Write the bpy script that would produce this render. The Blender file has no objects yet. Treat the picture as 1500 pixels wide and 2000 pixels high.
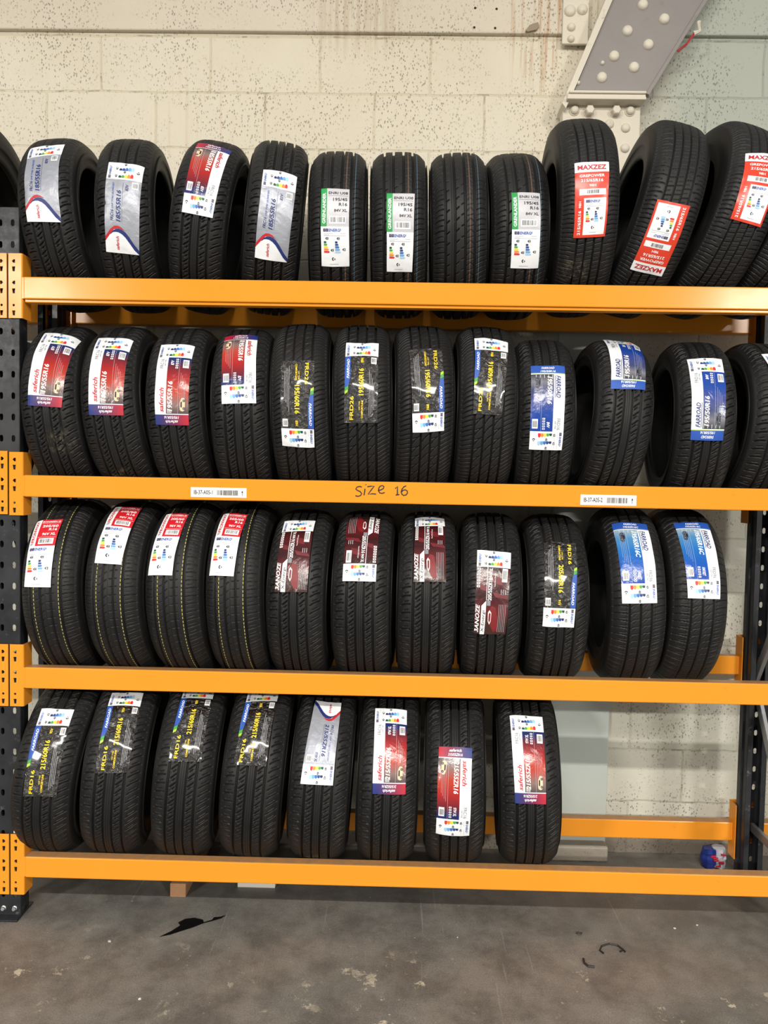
import bpy, bmesh, math, random
import numpy as np
from mathutils import Vector, Matrix

# ------------------------------------------------------------------ camera, light, exposure
S = bpy.context.scene
COL = S.collection
F_PX, CX, CY, CZ = 1488.44, 1.3056, -2.6503, 1.6082
PITCH, YAW, ROLL = 0.045248, -0.015823, 0.018474
fw = Vector((math.sin(YAW)*math.cos(PITCH), math.cos(YAW)*math.cos(PITCH), -math.sin(PITCH)))
rt0 = fw.cross(Vector((0, 0, 1))).normalized(); up0 = rt0.cross(fw)
rt = rt0*math.cos(ROLL)+up0*math.sin(ROLL); up = -rt0*math.sin(ROLL)+up0*math.cos(ROLL)
cd = bpy.data.cameras.new('camera'); cam = bpy.data.objects.new('camera', cd); COL.objects.link(cam)
cam.matrix_world = Matrix(((rt.x, up.x, -fw.x, CX), (rt.y, up.y, -fw.y, CY), (rt.z, up.z, -fw.z, CZ), (0, 0, 0, 1)))
cd.sensor_fit = 'VERTICAL'; cd.sensor_height = 24.0; cd.lens = 24.0*F_PX/2000.0
cd.clip_start = 0.05; cd.clip_end = 60
S.camera = cam
S.view_settings.view_transform = 'Standard'; S.view_settings.look = 'None'
S.view_settings.exposure = 0.0; S.view_settings.gamma = 1.0
S.view_settings.use_curve_mapping = False
w = bpy.data.worlds.new('world'); S.world = w; w.use_nodes = True
w.node_tree.nodes['Background'].inputs['Color'].default_value = (1.0, 0.965, 0.92, 1)
w.node_tree.nodes['Background'].inputs['Strength'].default_value = 0.42
def area(name, loc, target, sx, sy, power, col=(1, .95, .87)):
    l = bpy.data.lights.new(name, 'AREA'); l.shape = 'RECTANGLE'; l.size = sx; l.size_y = sy
    l.energy = power; l.color = col
    o = bpy.data.objects.new(name, l); COL.objects.link(o); o.location = loc
    o.rotation_euler = (Vector(target)-Vector(loc)).to_track_quat('-Z', 'Y').to_euler()
    return o
area('tube_light', (1.3, -4.9, 4.6), (1.3, -4.5, 0), 2.6, .16, 425)
area('tube_light', (-4.9, -10.2, 4.6), (-4.6, -9.2, 0), 1.3, .25, 1100)
area('tube_light', (7.3, -10.2, 4.6), (7.0, -9.2, 0), 1.3, .25, 1100)
D = .4241; TB = .045; BEAM_H = .0763; ZTOP = {1: 2.2800, 2: 1.5938, 3: .9136, 4: .2274}; YWALL = .6088

# ------------------------------------------------------------------ helpers
def tag(o, label=None, cat=None, group=None, kind=None):
    if label: o['label'] = label
    if cat: o['category'] = cat
    if group: o['group'] = group
    if kind: o['kind'] = kind
    return o
def empty(name, loc=(0, 0, 0)):
    o = bpy.data.objects.new(name, None); o.empty_display_size = .05; COL.objects.link(o); o.location = loc
    return o
def link(name, me, parent=None):
    o = bpy.data.objects.new(name, me); COL.objects.link(o); o.parent = parent
    return o
def mesh_np(name, V, Fs, mats, midx=None, smooth=False):
    """V Nx3, Fs list of (array of faces with k verts)"""
    me = bpy.data.meshes.new(name)
    V = np.asarray(V, dtype=np.float32)
    me.vertices.add(len(V)); me.vertices.foreach_set('co', V.ravel())
    loops = np.concatenate([np.asarray(f, dtype=np.int32).ravel() for f in Fs])
    tot = np.concatenate([np.full(len(f), np.asarray(f).shape[1], dtype=np.int32) for f in Fs])
    st = np.concatenate([[0], np.cumsum(tot)[:-1]]).astype(np.int32)
    me.loops.add(len(loops)); me.loops.foreach_set('vertex_index', loops)
    me.polygons.add(len(tot)); me.polygons.foreach_set('loop_start', st); me.polygons.foreach_set('loop_total', tot)
    for m in mats: me.materials.append(m)
    if midx is not None: me.polygons.foreach_set('material_index', np.asarray(midx, dtype=np.int32))
    me.polygons.foreach_set('use_smooth', np.full(len(tot), bool(smooth)))
    me.update(calc_edges=True); me.validate()
    return me
class MB:
    """collects boxes, prisms, tubes into one mesh"""
    def __init__(s): s.bm = bmesh.new()
    def box(s, x0, x1, y0, y1, z0, z1, bev=0, M=None, seg=2):
        r = bmesh.ops.create_cube(s.bm, size=1)['verts']
        for v in r:
            v.co = Vector(((x0+x1)/2+v.co.x*(x1-x0), (y0+y1)/2+v.co.y*(y1-y0), (z0+z1)/2+v.co.z*(z1-z0)))
        if bev:
            es = list({e for v in r for e in v.link_edges})
            g = bmesh.ops.bevel(s.bm, geom=es, offset=bev, segments=seg, affect='EDGES', profile=.5)
            r = list({v for f in g['faces'] for v in f.verts} | {v for v in r if v.is_valid})
        if M is not None:
            for v in r: v.co = M @ v.co
        return s
    def prism(s, pts, d0, d1, axis=1):
        """polygon pts (a,b) extruded along axis from d0 to d1"""
        def mk(a, b, d):
            return Vector((d, a, b)) if axis == 0 else Vector((a, d, b)) if axis == 1 else Vector((a, b, d))
        A = [s.bm.verts.new(mk(a, b, d0)) for a, b in pts]; B = [s.bm.verts.new(mk(a, b, d1)) for a, b in pts]
        n = len(pts)
        s.bm.faces.new(A); s.bm.faces.new(B[::-1])
        for i in range(n): s.bm.faces.new((A[i], B[i], B[(i+1) % n], A[(i+1) % n]))
        bmesh.ops.recalc_face_normals(s.bm, faces=s.bm.faces)
        return s
    def tube(s, pts, r, n=8, cap=True):
        pts = [Vector(p) for p in pts]; rings = []
        for i, p in enumerate(pts):
            t = (pts[min(i+1, len(pts)-1)]-pts[max(i-1, 0)]).normalized()
            a = t.cross(Vector((0, 0, 1)));
            if a.length < .05: a = t.cross(Vector((0, 1, 0)))
            a.normalize(); b = t.cross(a)
            rr = r[i] if isinstance(r, (list, tuple)) else r
            rings.append([s.bm.verts.new(p+(a*math.cos(2*math.pi*k/n)+b*math.sin(2*math.pi*k/n))*rr) for k in range(n)])
        for i in range(len(rings)-1):
            for k in range(n):
                s.bm.faces.new((rings[i][k], rings[i][(k+1) % n], rings[i+1][(k+1) % n], rings[i+1][k]))
        if cap: s.bm.faces.new(rings[0][::-1]); s.bm.faces.new(rings[-1])
        return s
    def dome(s, c, r, h, seg=12, hexa=False, d=(0, -1, 0)):
        d = Vector(d).normalized(); a = d.cross(Vector((0, 0, 1))); a = a.normalized() if a.length > .01 else Vector((1, 0, 0)); b = d.cross(a); c = Vector(c)
        prof = [(r, 0), (r, h*.8), (r*.8, h)] if hexa else [(r, 0), (r*.93, h*.45), (r*.7, h*.8), (r*.35, h*.97)]
        n = 6 if hexa else seg
        rings = [[s.bm.verts.new(c+d*hh+(a*math.cos(2*math.pi*k/n)+b*math.sin(2*math.pi*k/n))*rr) for k in range(n)] for rr, hh in prof]
        for i in range(len(rings)-1):
            for k in range(n): s.bm.faces.new((rings[i][k], rings[i+1][k], rings[i+1][(k+1) % n], rings[i][(k+1) % n]))
        s.bm.faces.new(rings[-1][::-1])
        return s
    def plate(s, x0, x1, zs, holes, y, t):
        """vertical plate facing -y: rows of cells; holes = list of rows of (x_lo,x_hi,z_lo,z_hi,polygon or None)"""
        for (a, b, c, d, poly) in holes:
            if poly is None:
                q = [(a, c), (b, c), (b, d), (a, d)]
                s.bm.faces.new([s.bm.verts.new((p[0], y, p[1])) for p in q]); continue
            cx = sum(p[0] for p in poly)/len(poly); cz = sum(p[1] for p in poly)/len(poly)
            angs = sorted(set([round(math.atan2(pz-cz, px-cx) % (2*math.pi), 5) for px, pz in poly]+[round(math.atan2(pz-cz, px-cx) % (2*math.pi), 5) for px, pz in ((a, c), (b, c), (b, d), (a, d))]))
            def ray(poly2, an):
                dx, dz = math.cos(an), math.sin(an); best = None
                for i in range(len(poly2)):
                    p, q = poly2[i], poly2[(i+1) % len(poly2)]
                    ex, ez = q[0]-p[0], q[1]-p[1]; den = dx*ez-dz*ex
                    if abs(den) < 1e-12: continue
                    tt = ((p[0]-cx)*ez-(p[1]-cz)*ex)/den; uu = ((p[0]-cx)*dz-(p[1]-cz)*dx)/den
                    if tt > 0 and -1e-6 <= uu <= 1+1e-6: best = tt if best is None else max(best, tt)
                return (cx+dx*best, cz+dz*best)
            O = [ray([(a, c), (b, c), (b, d), (a, d)], an) for an in angs]; I = [ray(poly, an) for an in angs]
            vo = [s.bm.verts.new((p[0], y, p[1])) for p in O]; vi = [s.bm.verts.new((p[0], y, p[1])) for p in I]
            vb = [s.bm.verts.new((p[0], y+t, p[1])) for p in I]
            n = len(angs)
            for i in range(n):
                j = (i+1) % n
                s.bm.faces.new((vo[i], vo[j], vi[j], vi[i])); s.bm.faces.new((vi[i], vi[j], vb[j], vb[i]))
        return s
    def build(s, name, mat, parent=None, smooth=False):
        me = bpy.data.meshes.new(name)
        bmesh.ops.recalc_face_normals(s.bm, faces=s.bm.faces)
        s.bm.to_mesh(me); s.bm.free(); me.materials.append(mat)
        if smooth: me.polygons.foreach_set('use_smooth', [True]*len(me.polygons))
        return link(name, me, parent)

# ------------------------------------------------------------------ materials
class NT:
    def __init__(s, name):
        s.m = bpy.data.materials.new(name); s.m.use_nodes = True; s.t = s.m.node_tree
        s.b = s.t.nodes['Principled BSDF']
    def n(s, ty, **k):
        nd = s.t.nodes.new(ty)
        for a, v in k.items():
            if a.startswith('i_'):
                key = a[2:].replace('_', ' ')
                key = int(key) if key.isdigit() else key
                nd.inputs[key].default_value = v
            else: setattr(nd, a, v)
        return nd
    def l(s, a, b): s.t.links.new(a, b)
    def coord(s, which='Object', scale=(1, 1, 1), loc=(0, 0, 0)):
        c = s.n('ShaderNodeTexCoord'); m = s.n('ShaderNodeMapping'); m.inputs['Scale'].default_value = scale; m.inputs['Location'].default_value = loc
        s.l(c.outputs[which], m.inputs[0]); return m.outputs[0]
    def noise(s, vec, scale, detail=4, rough=.55, dist=0):
        nd = s.n('ShaderNodeTexNoise', i_Scale=scale, i_Detail=detail, i_Roughness=rough, i_Distortion=dist); s.l(vec, nd.inputs['Vector']); return nd.outputs['Fac']
    def ramp(s, fac, stops, interp='LINEAR'):
        r = s.n('ShaderNodeValToRGB'); r.color_ramp.interpolation = interp
        while len(r.color_ramp.elements) < len(stops): r.color_ramp.elements.new(.5)
        for e, (p, c) in zip(r.color_ramp.elements, stops):
            e.position = p; e.color = c if isinstance(c, tuple) and len(c) == 4 else (tuple(c)+(1,) if isinstance(c, tuple) else (c, c, c, 1))
        s.l(fac, r.inputs[0]); return r.outputs[0]
    def mix(s, fac, a, b, mode='MIX'):
        m = s.n('ShaderNodeMix', data_type='RGBA', blend_type=mode)
        for val, idx in ((fac, 0), (a, 6), (b, 7)):
            if hasattr(val, 'links'): s.l(val, m.inputs[idx])
            elif isinstance(val, tuple): m.inputs[idx].default_value = val if len(val) == 4 else val+(1,)
            else: m.inputs[idx].default_value = val
        return m.outputs[2]
    def math(s, op, a, b=None, c=None):
        m = s.n('ShaderNodeMath', operation=op)
        for i, v in enumerate((a, b, c)):
            if v is None: continue
            if hasattr(v, 'links'): s.l(v, m.inputs[i])
            else: m.inputs[i].default_value = v
        return m.outputs[0]
    def bump(s, h, strength=.3, dist=.002, nrm=None):
        b = s.n('ShaderNodeBump', i_Strength=strength, i_Distance=dist); s.l(h, b.inputs['Height'])
        if nrm is not None: s.l(nrm, b.inputs['Normal'])
        s.l(b.outputs[0], s.b.inputs['Normal']); return b.outputs[0]
def plain(name, col, rough=.5, metal=0, spec=.5):
    q = NT(name); q.b.inputs['Base Color'].default_value = tuple(col)+(1,); q.b.inputs['Roughness'].default_value = rough
    q.b.inputs['Metallic'].default_value = metal; q.b.inputs['Specular IOR Level'].default_value = spec
    return q.m
def srgb(r, g, b):
    f = lambda c: (c/255/12.92) if c/255 <= .04045 else ((c/255+.055)/1.055)**2.4
    return (f(r), f(g), f(b))

# rubber
q = NT('tyre_rubber'); v = q.coord()
n1 = q.noise(v, 9, 4); n2 = q.noise(v, 260, 3)
rb = q.ramp(n1, [(.3, (.009, .009, .0095)), (.75, (.016, .016, .016))])
at = q.n('ShaderNodeAttribute', attribute_type='OBJECT', attribute_name='mud_spot'); am = q.n('ShaderNodeAttribute', attribute_type='OBJECT', attribute_name='mud')
tc = q.n('ShaderNodeTexCoord'); vd = q.n('ShaderNodeVectorMath', operation='DISTANCE'); q.l(tc.outputs['Object'], vd.inputs[0]); q.l(at.outputs['Vector'], vd.inputs[1])
mm = q.n('ShaderNodeMapRange', i_1=.06, i_2=.01); q.l(vd.outputs['Value'], mm.inputs[0])
mk = q.math('MULTIPLY', q.math('MULTIPLY', mm.outputs[0], am.outputs['Fac']), q.ramp(q.noise(v, 55, 5, .7), [(.48, 0.0), (.66, .8)]))
q.l(q.mix(mk, rb, (.20, .17, .12)), q.b.inputs['Base Color'])
q.l(q.ramp(n1, [(.3, .46), (.8, .60)]), q.b.inputs['Roughness']); q.b.inputs['Specular IOR Level'].default_value = .30
q.bump(n2, .25, .0006); RUBBER = q.m
q = NT('sidewall_rubber'); v = q.coord()
n1 = q.noise(v, 14, 3); wv = q.n('ShaderNodeTexNoise', i_Scale=180)
q.l(v, wv.inputs['Vector'])
q.l(q.ramp(n1, [(.3, (.008, .008, .0085)), (.75, (.011, .011, .011))]), q.b.inputs['Base Color']); q.b.inputs['Roughness'].default_value = .5; q.b.inputs['Specular IOR Level'].default_value = .2
q.bump(wv.outputs['Fac'], .2, .0006); SIDE = q.m
YELLOW_LINE = plain('yellow_tread_line', (.42, .40, .10), .7)
BLUE_LINE = plain('blue_tread_line', (.045, .09, .12), .7)
BROWN_LINE = plain('brown_tread_line', (.10, .055, .035), .7)

# orange powder coat
def orange(name, a, b, rough=.34):
    q = NT(name); v = q.coord()
    n1 = q.noise(v, 2.2, 5); n2 = q.noise(v, 420, 2); n3 = q.noise(v, 26, 6, .7)
    base = q.mix(n1, a, b)
    dirt = q.ramp(n3, [(.66, 0.0), (.74, .55)])
    base = q.mix(dirt, base, (.30, .13, .03))
    ge = q.n('ShaderNodeNewGeometry'); sg = q.n('ShaderNodeSeparateXYZ'); q.l(ge.outputs['Normal'], sg.inputs[0])
    dust = q.math('MULTIPLY', q.ramp(sg.outputs[2], [(.75, 0.0), (.97, 1.0)]), q.ramp(n3, [(.25, .55), (.7, .95)]))
    base = q.mix(dust, base, (.26, .17, .10))
    q.l(base, q.b.inputs['Base Color']); q.l(q.ramp(n1, [(.3, rough), (.7, rough+.1)]), q.b.inputs['Roughness'])
    q.b.inputs['Specular IOR Level'].default_value = .14
    q.bump(n2, .05, .0003); return q.m
ORANGE = orange('orange_beam_paint', (.74, .268, .020), (.79, .298, .028), .15)
ORANGE_SPOT = ORANGE
# black upright paint with wear
q = NT('black_post_paint'); v = q.coord()
n1 = q.noise(v, 7, 5, .6); n3 = q.noise(v, 22, 6, .75)
base = q.ramp(n1, [(.35, (.012, .013, .016)), (.7, (.030, .032, .037))])
base = q.mix(q.ramp(n3, [(.60, 0.0), (.72, .8)]), base, (.13, .13, .13))
q.l(base, q.b.inputs['Base Color']); q.l(q.ramp(n3, [(.4, .34), (.7, .5)]), q.b.inputs['Roughness']); q.b.inputs['Specular IOR Level'].default_value = .3; q.bump(n3, .08, .0006); POST = q.m
GALV = plain('galvanised_steel', (.42, .43, .44), .38, .85)
BOLTM = plain('zinc_bolt', (.62, .62, .62), .3, .9)

# wall
def wall_mat(name, bricks=True, base1=(.64, .585, .455), base2=(.70, .65, .53)):
    q = NT(name); v = q.coord()
    sep = q.n('ShaderNodeSeparateXYZ'); q.l(v, sep.inputs[0]); X, Z = sep.outputs[0], sep.outputs[2]
    big = q.noise(v, 1.3, 5, .6); fine = q.noise(v, 60, 5, .7); mid = q.noise(v, 8, 5, .65)
    col = q.mix(q.ramp(big, [(.35, 0.0), (.65, 1.0)]), base1, base2)
    # mint tinted paint to the right of the steel and along the lower part
    tint = q.math('MULTIPLY', q.ramp(q.math('ADD', X, q.math('MULTIPLY', mid, .5)), [(0, 0.0), (1, 0.0)]), 1.0)
    mr = q.n('ShaderNodeMapRange', i_1=2.2, i_2=2.55); q.l(q.math('ADD', X, q.math('MULTIPLY', mid, .15)), mr.inputs[0])
    mz = q.n('ShaderNodeMapRange', i_1=2.75, i_2=3.1); q.l(Z, mz.inputs[0])
    col = q.mix(q.math('MULTIPLY', mr.outputs[0], mz.outputs[0]), col, (.40, .425, .365))
    ml = q.n('ShaderNodeMapRange', i_1=2.7, i_2=1.9); q.l(Z, ml.inputs[0])
    col = q.mix(q.math('MULTIPLY', ml.outputs[0], .6), col, (.47, .50, .45))
    # pockmarks: small dark pits clustered by block
    pv = q.n('ShaderNodeMapping'); pv.inputs['Scale'].default_value = (1.5, 1, .8); q.l(v, pv.inputs[0])
    pits = q.n('ShaderNodeTexVoronoi', i_Scale=82, i_Randomness=1); q.l(pv.outputs[0], pits.inputs['Vector'])
    pn = q.noise(v, 75, 4, .75)
    clus = q.ramp(q.noise(v, 3.4, 4, .7), [(.40, 0.0), (.58, 1.0)])
    pit = q.math('MULTIPLY', q.ramp(pits.outputs['Distance'], [(.14, 1.0), (.34, 0.0)]), q.ramp(pn, [(.44, 0.0), (.54, 1.0)]))
    pit = q.math('MULTIPLY', pit, clus)
    rare = q.ramp(q.noise(v, 26, 5, .7), [(.70, 0.0), (.745, 1.0)])
    pit = q.math('MAXIMUM', pit, q.math('MULTIPLY', rare, .7))
    h = q.math('SUBTRACT', q.math('MULTIPLY', fine, .35), q.math('MULTIPLY', pit, .9))
    if bricks:
        mp = q.n('ShaderNodeCombineXYZ'); q.l(X, mp.inputs[0]); q.l(Z, mp.inputs[1])
        # wobble the joints a little
        nz = q.n('ShaderNodeTexNoise', i_Scale=9.0); q.l(v, nz.inputs['Vector'])
        vm = q.n('ShaderNodeVectorMath', operation='SCALE'); vm.inputs['Scale'].default_value = .014; q.l(nz.outputs['Color'], vm.inputs[0])
        va = q.n('ShaderNodeVectorMath', operation='ADD'); q.l(mp.outputs[0], va.inputs[0]); q.l(vm.outputs[0], va.inputs[1])
        ad = q.n('ShaderNodeVectorMath', operation='ADD'); q.l(va.outputs[0], ad.inputs[0]); ad.inputs[1].default_value = (.195-.005, -.0018-.003, 0)
        br = q.n('ShaderNodeTexBrick'); br.offset = .5; br.offset_frequency = 2; br.squash = 1
        br.inputs['Scale'].default_value = 1; br.inputs['Mortar Size'].default_value = .006; br.inputs['Mortar Smooth'].default_value = .6
        br.inputs['Brick Width'].default_value = .46; br.inputs['Row Height'].default_value = .2292
        br.inputs['Color1'].default_value = (.42, .42, .42, 1); br.inputs['Color2'].default_value = (.58, .58, .58, 1)
        q.l(ad.outputs[0], br.inputs['Vector'])
        col = q.mix(.18, col, q.mix(1.0, col, br.outputs['Color'], 'OVERLAY'))
        h = q.math('SUBTRACT', h, q.math('MULTIPLY', br.outputs['Fac'], .28))
        b2 = q.n('ShaderNodeTexBrick'); b2.offset = .5; b2.offset_frequency = 2
        b2.inputs['Scale'].default_value = 1; b2.inputs['Mortar Size'].default_value = .0028; b2.inputs['Mortar Smooth'].default_value = .2
        b2.inputs['Brick Width'].default_value = .46; b2.inputs['Row Height'].default_value = .2292; q.l(ad.outputs[0], b2.inputs['Vector'])
        crack = q.math('MULTIPLY', b2.outputs['Fac'], q.ramp(q.noise(v, 7.5, 4, .8), [(.55, 0.0), (.64, 1.0)]))
        pit = q.math('MAXIMUM', pit, q.math('MULTIPLY', crack, .95))
        h = q.math('SUBTRACT', h, q.math('MULTIPLY', crack, 1.2))
    col = q.mix(q.math('MULTIPLY', pit, .42), col, (.17, .15, .115))
    # rust streaks below the lintel fixing, and brown drips
    sv = q.n('ShaderNodeMapping'); sv.inputs['Scale'].default_value = (26, 1, 1.2); q.l(v, sv.inputs[0])
    st = q.ramp(q.noise(sv.outputs[0], 1.6, 3), [(.52, 0.0), (.64, 1.0)])
    def box1(sock, a, b, e):
        m1 = q.n('ShaderNodeMapRange', i_1=a-e, i_2=a+e); q.l(sock, m1.inputs[0]); m2 = q.n('ShaderNodeMapRange', i_1=b+e, i_2=b-e); q.l(sock, m2.inputs[0])
        return q.math('MULTIPLY', m1.outputs[0], m2.outputs[0])
    r1 = q.math('MULTIPLY', q.math('MULTIPLY', box1(X, 1.74, 2.02, .05), box1(Z, 3.30, 3.9, .10)), st)
    col = q.mix(q.math('MULTIPLY', r1, .75), col, (.42, .19, .06))
    r2 = q.math('MULTIPLY', q.math('MULTIPLY', box1(X, .95, 1.28, .08), box1(Z, 3.40, 3.75, .06)), q.ramp(q.noise(sv.outputs[0], 2.6, 5, .7), [(.42, 0.0), (.6, 1.0)]))
    col = q.mix(q.math('MULTIPLY', r2, .42), col, (.36, .24, .13))
    r3 = q.math('MULTIPLY', q.math('MULTIPLY', box1(X, .25, .60, .05), box1(Z, 2.9, 3.3, .10)), st)
    col = q.mix(q.math('MULTIPLY', r3, .16), col, (.45, .27, .15))
    # splashed dirt at the foot of the wall
    mf = q.n('ShaderNodeMapRange', i_1=.11, i_2=.0); q.l(q.math('SUBTRACT', Z, q.math('MULTIPLY', mid, .08)), mf.inputs[0])
    col = q.mix(q.math('MULTIPLY', mf.outputs[0], .75), col, (.16, .12, .09))
    q.l(col, q.b.inputs['Base Color']); q.b.inputs['Roughness'].default_value = .62
    q.bump(h, .8, .006); return q.m
WALL = wall_mat('painted_blockwork')
LINTEL = wall_mat('painted_concrete', False, (.60, .545, .43), (.66, .60, .49))
# painted steel
def steel(name, a, b):
    q = NT(name); v = q.coord(); n1 = q.noise(v, 5, 5); n2 = q.noise(v, 45, 5, .7); n3 = q.noise(v, 14, 6, .75)
    c = q.mix(n1, a, b); c = q.mix(q.ramp(n3, [(.60, 0.0), (.70, .6)]), c, (.17, .13, .11))
    q.l(c, q.b.inputs['Base Color']); q.b.inputs['Roughness'].default_value = .5; q.bump(n2, .35, .003); return q.m
RAFTER = steel('grey_painted_steel', (.225, .205, .195), (.28, .26, .245))
WHITE_STEEL = steel('white_painted_steel', (.62, .57, .465), (.70, .65, .545))
q = NT('white_mint_paint'); v = q.coord(); n1 = q.noise(v, 6, 4); n2 = q.noise(v, 70, 4, .7)
q.l(q.mix(n1, (.47, .53, .50), (.54, .60, .56)), q.b.inputs['Base Color']); q.b.inputs['Roughness'].default_value = .5; q.bump(n2, .3, .002); PIL = q.m
# floor
q = NT('stained_concrete'); v = q.coord()
n1 = q.noise(v, .8, 6, .62); n2 = q.noise(v, 5.5, 7, .68); n3 = q.noise(v, 2.2, 6, .7, .6); n4 = q.noise(v, 130, 4, .7)
c = q.mix(q.ramp(n1, [(.38, 0.0), (.62, 1.0)]), (.152, .154, .140), (.200, .174, .150))
c = q.mix(q.ramp(n2, [(.38, .65), (.58, 0.0)]), c, (.080, .075, .068))
c = q.mix(q.ramp(n2, [(.62, 0.0), (.70, .45)]), c, (.29, .27, .235))
chips = q.math('MULTIPLY', q.ramp(q.noise(v, 9, 7, .76), [(.585, 0.0), (.605, 1.0)]), q.ramp(n3, [(.50, 0.0), (.60, 1.0)]))
sp = q.n('ShaderNodeSeparateXYZ'); q.l(v, sp.inputs[0])
near = q.n('ShaderNodeMapRange', i_1=-.08, i_2=-.30); q.l(sp.outputs[1], near.inputs[0])
c = q.mix(q.math('MULTIPLY', q.math('MULTIPLY', chips, near.outputs[0]), .85), c, (.55, .49, .37))
spk = q.math('MULTIPLY', q.ramp(q.noise(v, 48, 3, .6), [(.70, 0.0), (.73, 1.0)]), .6)
c = q.mix(spk, c, (.40, .37, .30))
scm = q.n('ShaderNodeMapping'); scm.inputs['Rotation'].default_value = (0, 0, .28); scm.inputs['Scale'].default_value = (34, 1.1, 1); q.l(v, scm.inputs[0])
scr = q.math('MULTIPLY', q.ramp(q.noise(scm.outputs[0], 1.3, 4, .6), [(.66, 0.0), (.70, 1.0)]), .35)
c = q.mix(scr, c, (.34, .33, .30))
gr = q.ramp(q.noise(v, 210, 3, .8), [(.35, .72), (.7, 1.25)])
c = q.mix(1.0, c, gr, 'MULTIPLY')
q.l(c, q.b.inputs['Base Color']); q.l(q.ramp(n2, [(.35, .38), (.7, .75)]), q.b.inputs['Roughness'])
q.bump(q.math('ADD', n4, q.math('MULTIPLY', n2, 2.0)), .35, .002); FLOOR = q.m
# ------------------------------------------------------------------ the building
m = MB(); m.box(-5, 6, -11.5, YWALL+.05, -.12, 0); tag(m.build('floor', FLOOR), 'stained dark grey concrete floor of the tyre store', 'floor', kind='structure')
m = MB(); m.box(-5, 6, YWALL, YWALL+.2, 0, 5.0); tag(m.build('wall_back', WALL), 'cream painted concrete block wall behind the racks', 'wall', kind='structure')
m = MB(); m.box(-5, 2.02, YWALL-.022, YWALL+.01, 3.448, 5.0, .006); m.box(2.30, 6, YWALL-.022, YWALL+.01, 3.448, 5.0, .006)
tag(m.build('trim_1', LINTEL), 'painted concrete band with rust streaks along the top of the wall', 'lintel', kind='structure')
# painted pilaster with its plinth behind the racks
m = MB(); m.box(1.972, 2.232, YWALL-.035, YWALL+.01, .06, 2.86, .004); tag(m.build('trim_2', PIL), 'flat pale mint pilaster running down the wall behind the racks', 'pilaster', kind='structure')
m = MB(); m.box(1.965, 2.229, .515, YWALL+.01, 0, .066, .008); tag(m.build('trim_3', WALL), 'low painted concrete plinth at the foot of the pilaster', 'plinth', kind='structure')

# riveted steel rafter and its foot
st = empty('steel_rafter', (2.11, .55, 2.86)); tag(st, 'riveted grey steel rafter slanting up above the top shelf from a white bolted foot', 'steel rafter')
def rel(mb, name, mat, parent, smooth=False):
    o = mb.build(name, mat, parent, smooth); o.location = -parent.location; return o
m = MB(); m.prism([(1.985, 3.163), (2.255, 3.157), (2.275, 3.165), (2.72, 3.92), (2.29, 3.93)], .50, YWALL-.03); rel(m, 'web_plate', RAFTER, st)
m = MB(); m.prism([(1.955, 3.10), (1.983, 3.165), (2.292, 3.93), (2.262, 3.93), (1.94, 3.12)], .485, YWALL-.02); rel(m, 'flange', WHITE_STEEL, st)
m = MB(); m.prism([(2.275, 3.165), (2.72, 3.92), (2.735, 3.92), (2.287, 3.16)], .492, YWALL-.02); rel(m, 'flange', RAFTER, st)
m = MB(); m.box(1.962, 2.268, .462, .52, 3.150, 3.160, .003); m.box(1.958, 2.268, .470, .52, 3.138, 3.150, .003); m.box(1.955, 2.268, .462, .52, 3.126, 3.138, .003)
rel(m, 'cross_angle', WHITE_STEEL, st)
m = MB(); m.box(1.950, 2.264, .520, YWALL-.03, 2.86, 3.130, .004); rel(m, 'foot_plate', WHITE_STEEL, st)
for (x, z) in ((2.252, 3.513), (2.339, 3.458), (2.194, 3.411), (2.279, 3.358), (2.144, 3.312), (2.225, 3.269), (2.098, 3.228), (2.31, 3.62), (2.40, 3.57)):
    m = MB(); m.dome((x, .500, z), .0215, .016); rel(m, 'rivet', WHITE_STEEL, st, True)
for (x, z) in ((2.098, 3.284), (2.004, 3.205)):
    m = MB(); m.dome((x, .500, z), .009, .012, 8); rel(m, 'small_bolt', WHITE_STEEL, st, True)
for k, (x, z) in enumerate(((1.996, 3.106), (2.054, 3.100), (2.16, 3.100), (2.22, 3.106))):
    m = MB(); m.dome((x, .520, z), .022, .008)
    if k in (1, 2): m.dome((x, .512, z), .019, .024, hexa=True)
    else: m.dome((x, .514, z), .017, .014)
    rel(m, 'bolt', WHITE_STEEL, st)
for (x, z) in ((2.139, 3.055), (2.148, 2.995), (2.05, 3.05), (2.205, 3.04), (2.05, 2.96), (2.205, 2.96), (2.14, 2.93)):
    m = MB(); m.dome((x, .520, z), .019, .013); rel(m, 'rivet', WHITE_STEEL, st, True)
# cluster of fixings left of the rafter
fx = empty('fixing_plate', (2.02, .585, 3.40)); tag(fx, 'cream painted bolted bracket on the wall left of the slanting rafter', 'bracket')
m = MB(); m.box(1.950, 2.056, .572, .5865, 3.40, 3.70, .003); rel(m, 'plate', WHITE_STEEL, fx)
for (x, z, r) in ((1.978, 3.530, .024), (2.028, 3.535, .022), (1.985, 3.465, .017), (1.985, 3.418, .015), (2.02, 3.62, .02)):
    m = MB(); m.dome((x, .572, z), r, .016); rel(m, 'bolt', WHITE_STEEL, fx, True)
# a clod stuck under the rust streaks
m = MB(); m.prism([(1.80, 3.452), (1.815, 3.475), (1.85, 3.487), (1.855, 3.472), (1.845, 3.457), (1.81, 3.449)], .574, .588)
tag(m.build('mortar_lump', plain('brown_mortar', (.30, .24, .17), .9)), 'brown lump of mortar on the wall below the rust streaks', 'mortar lump')
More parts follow.
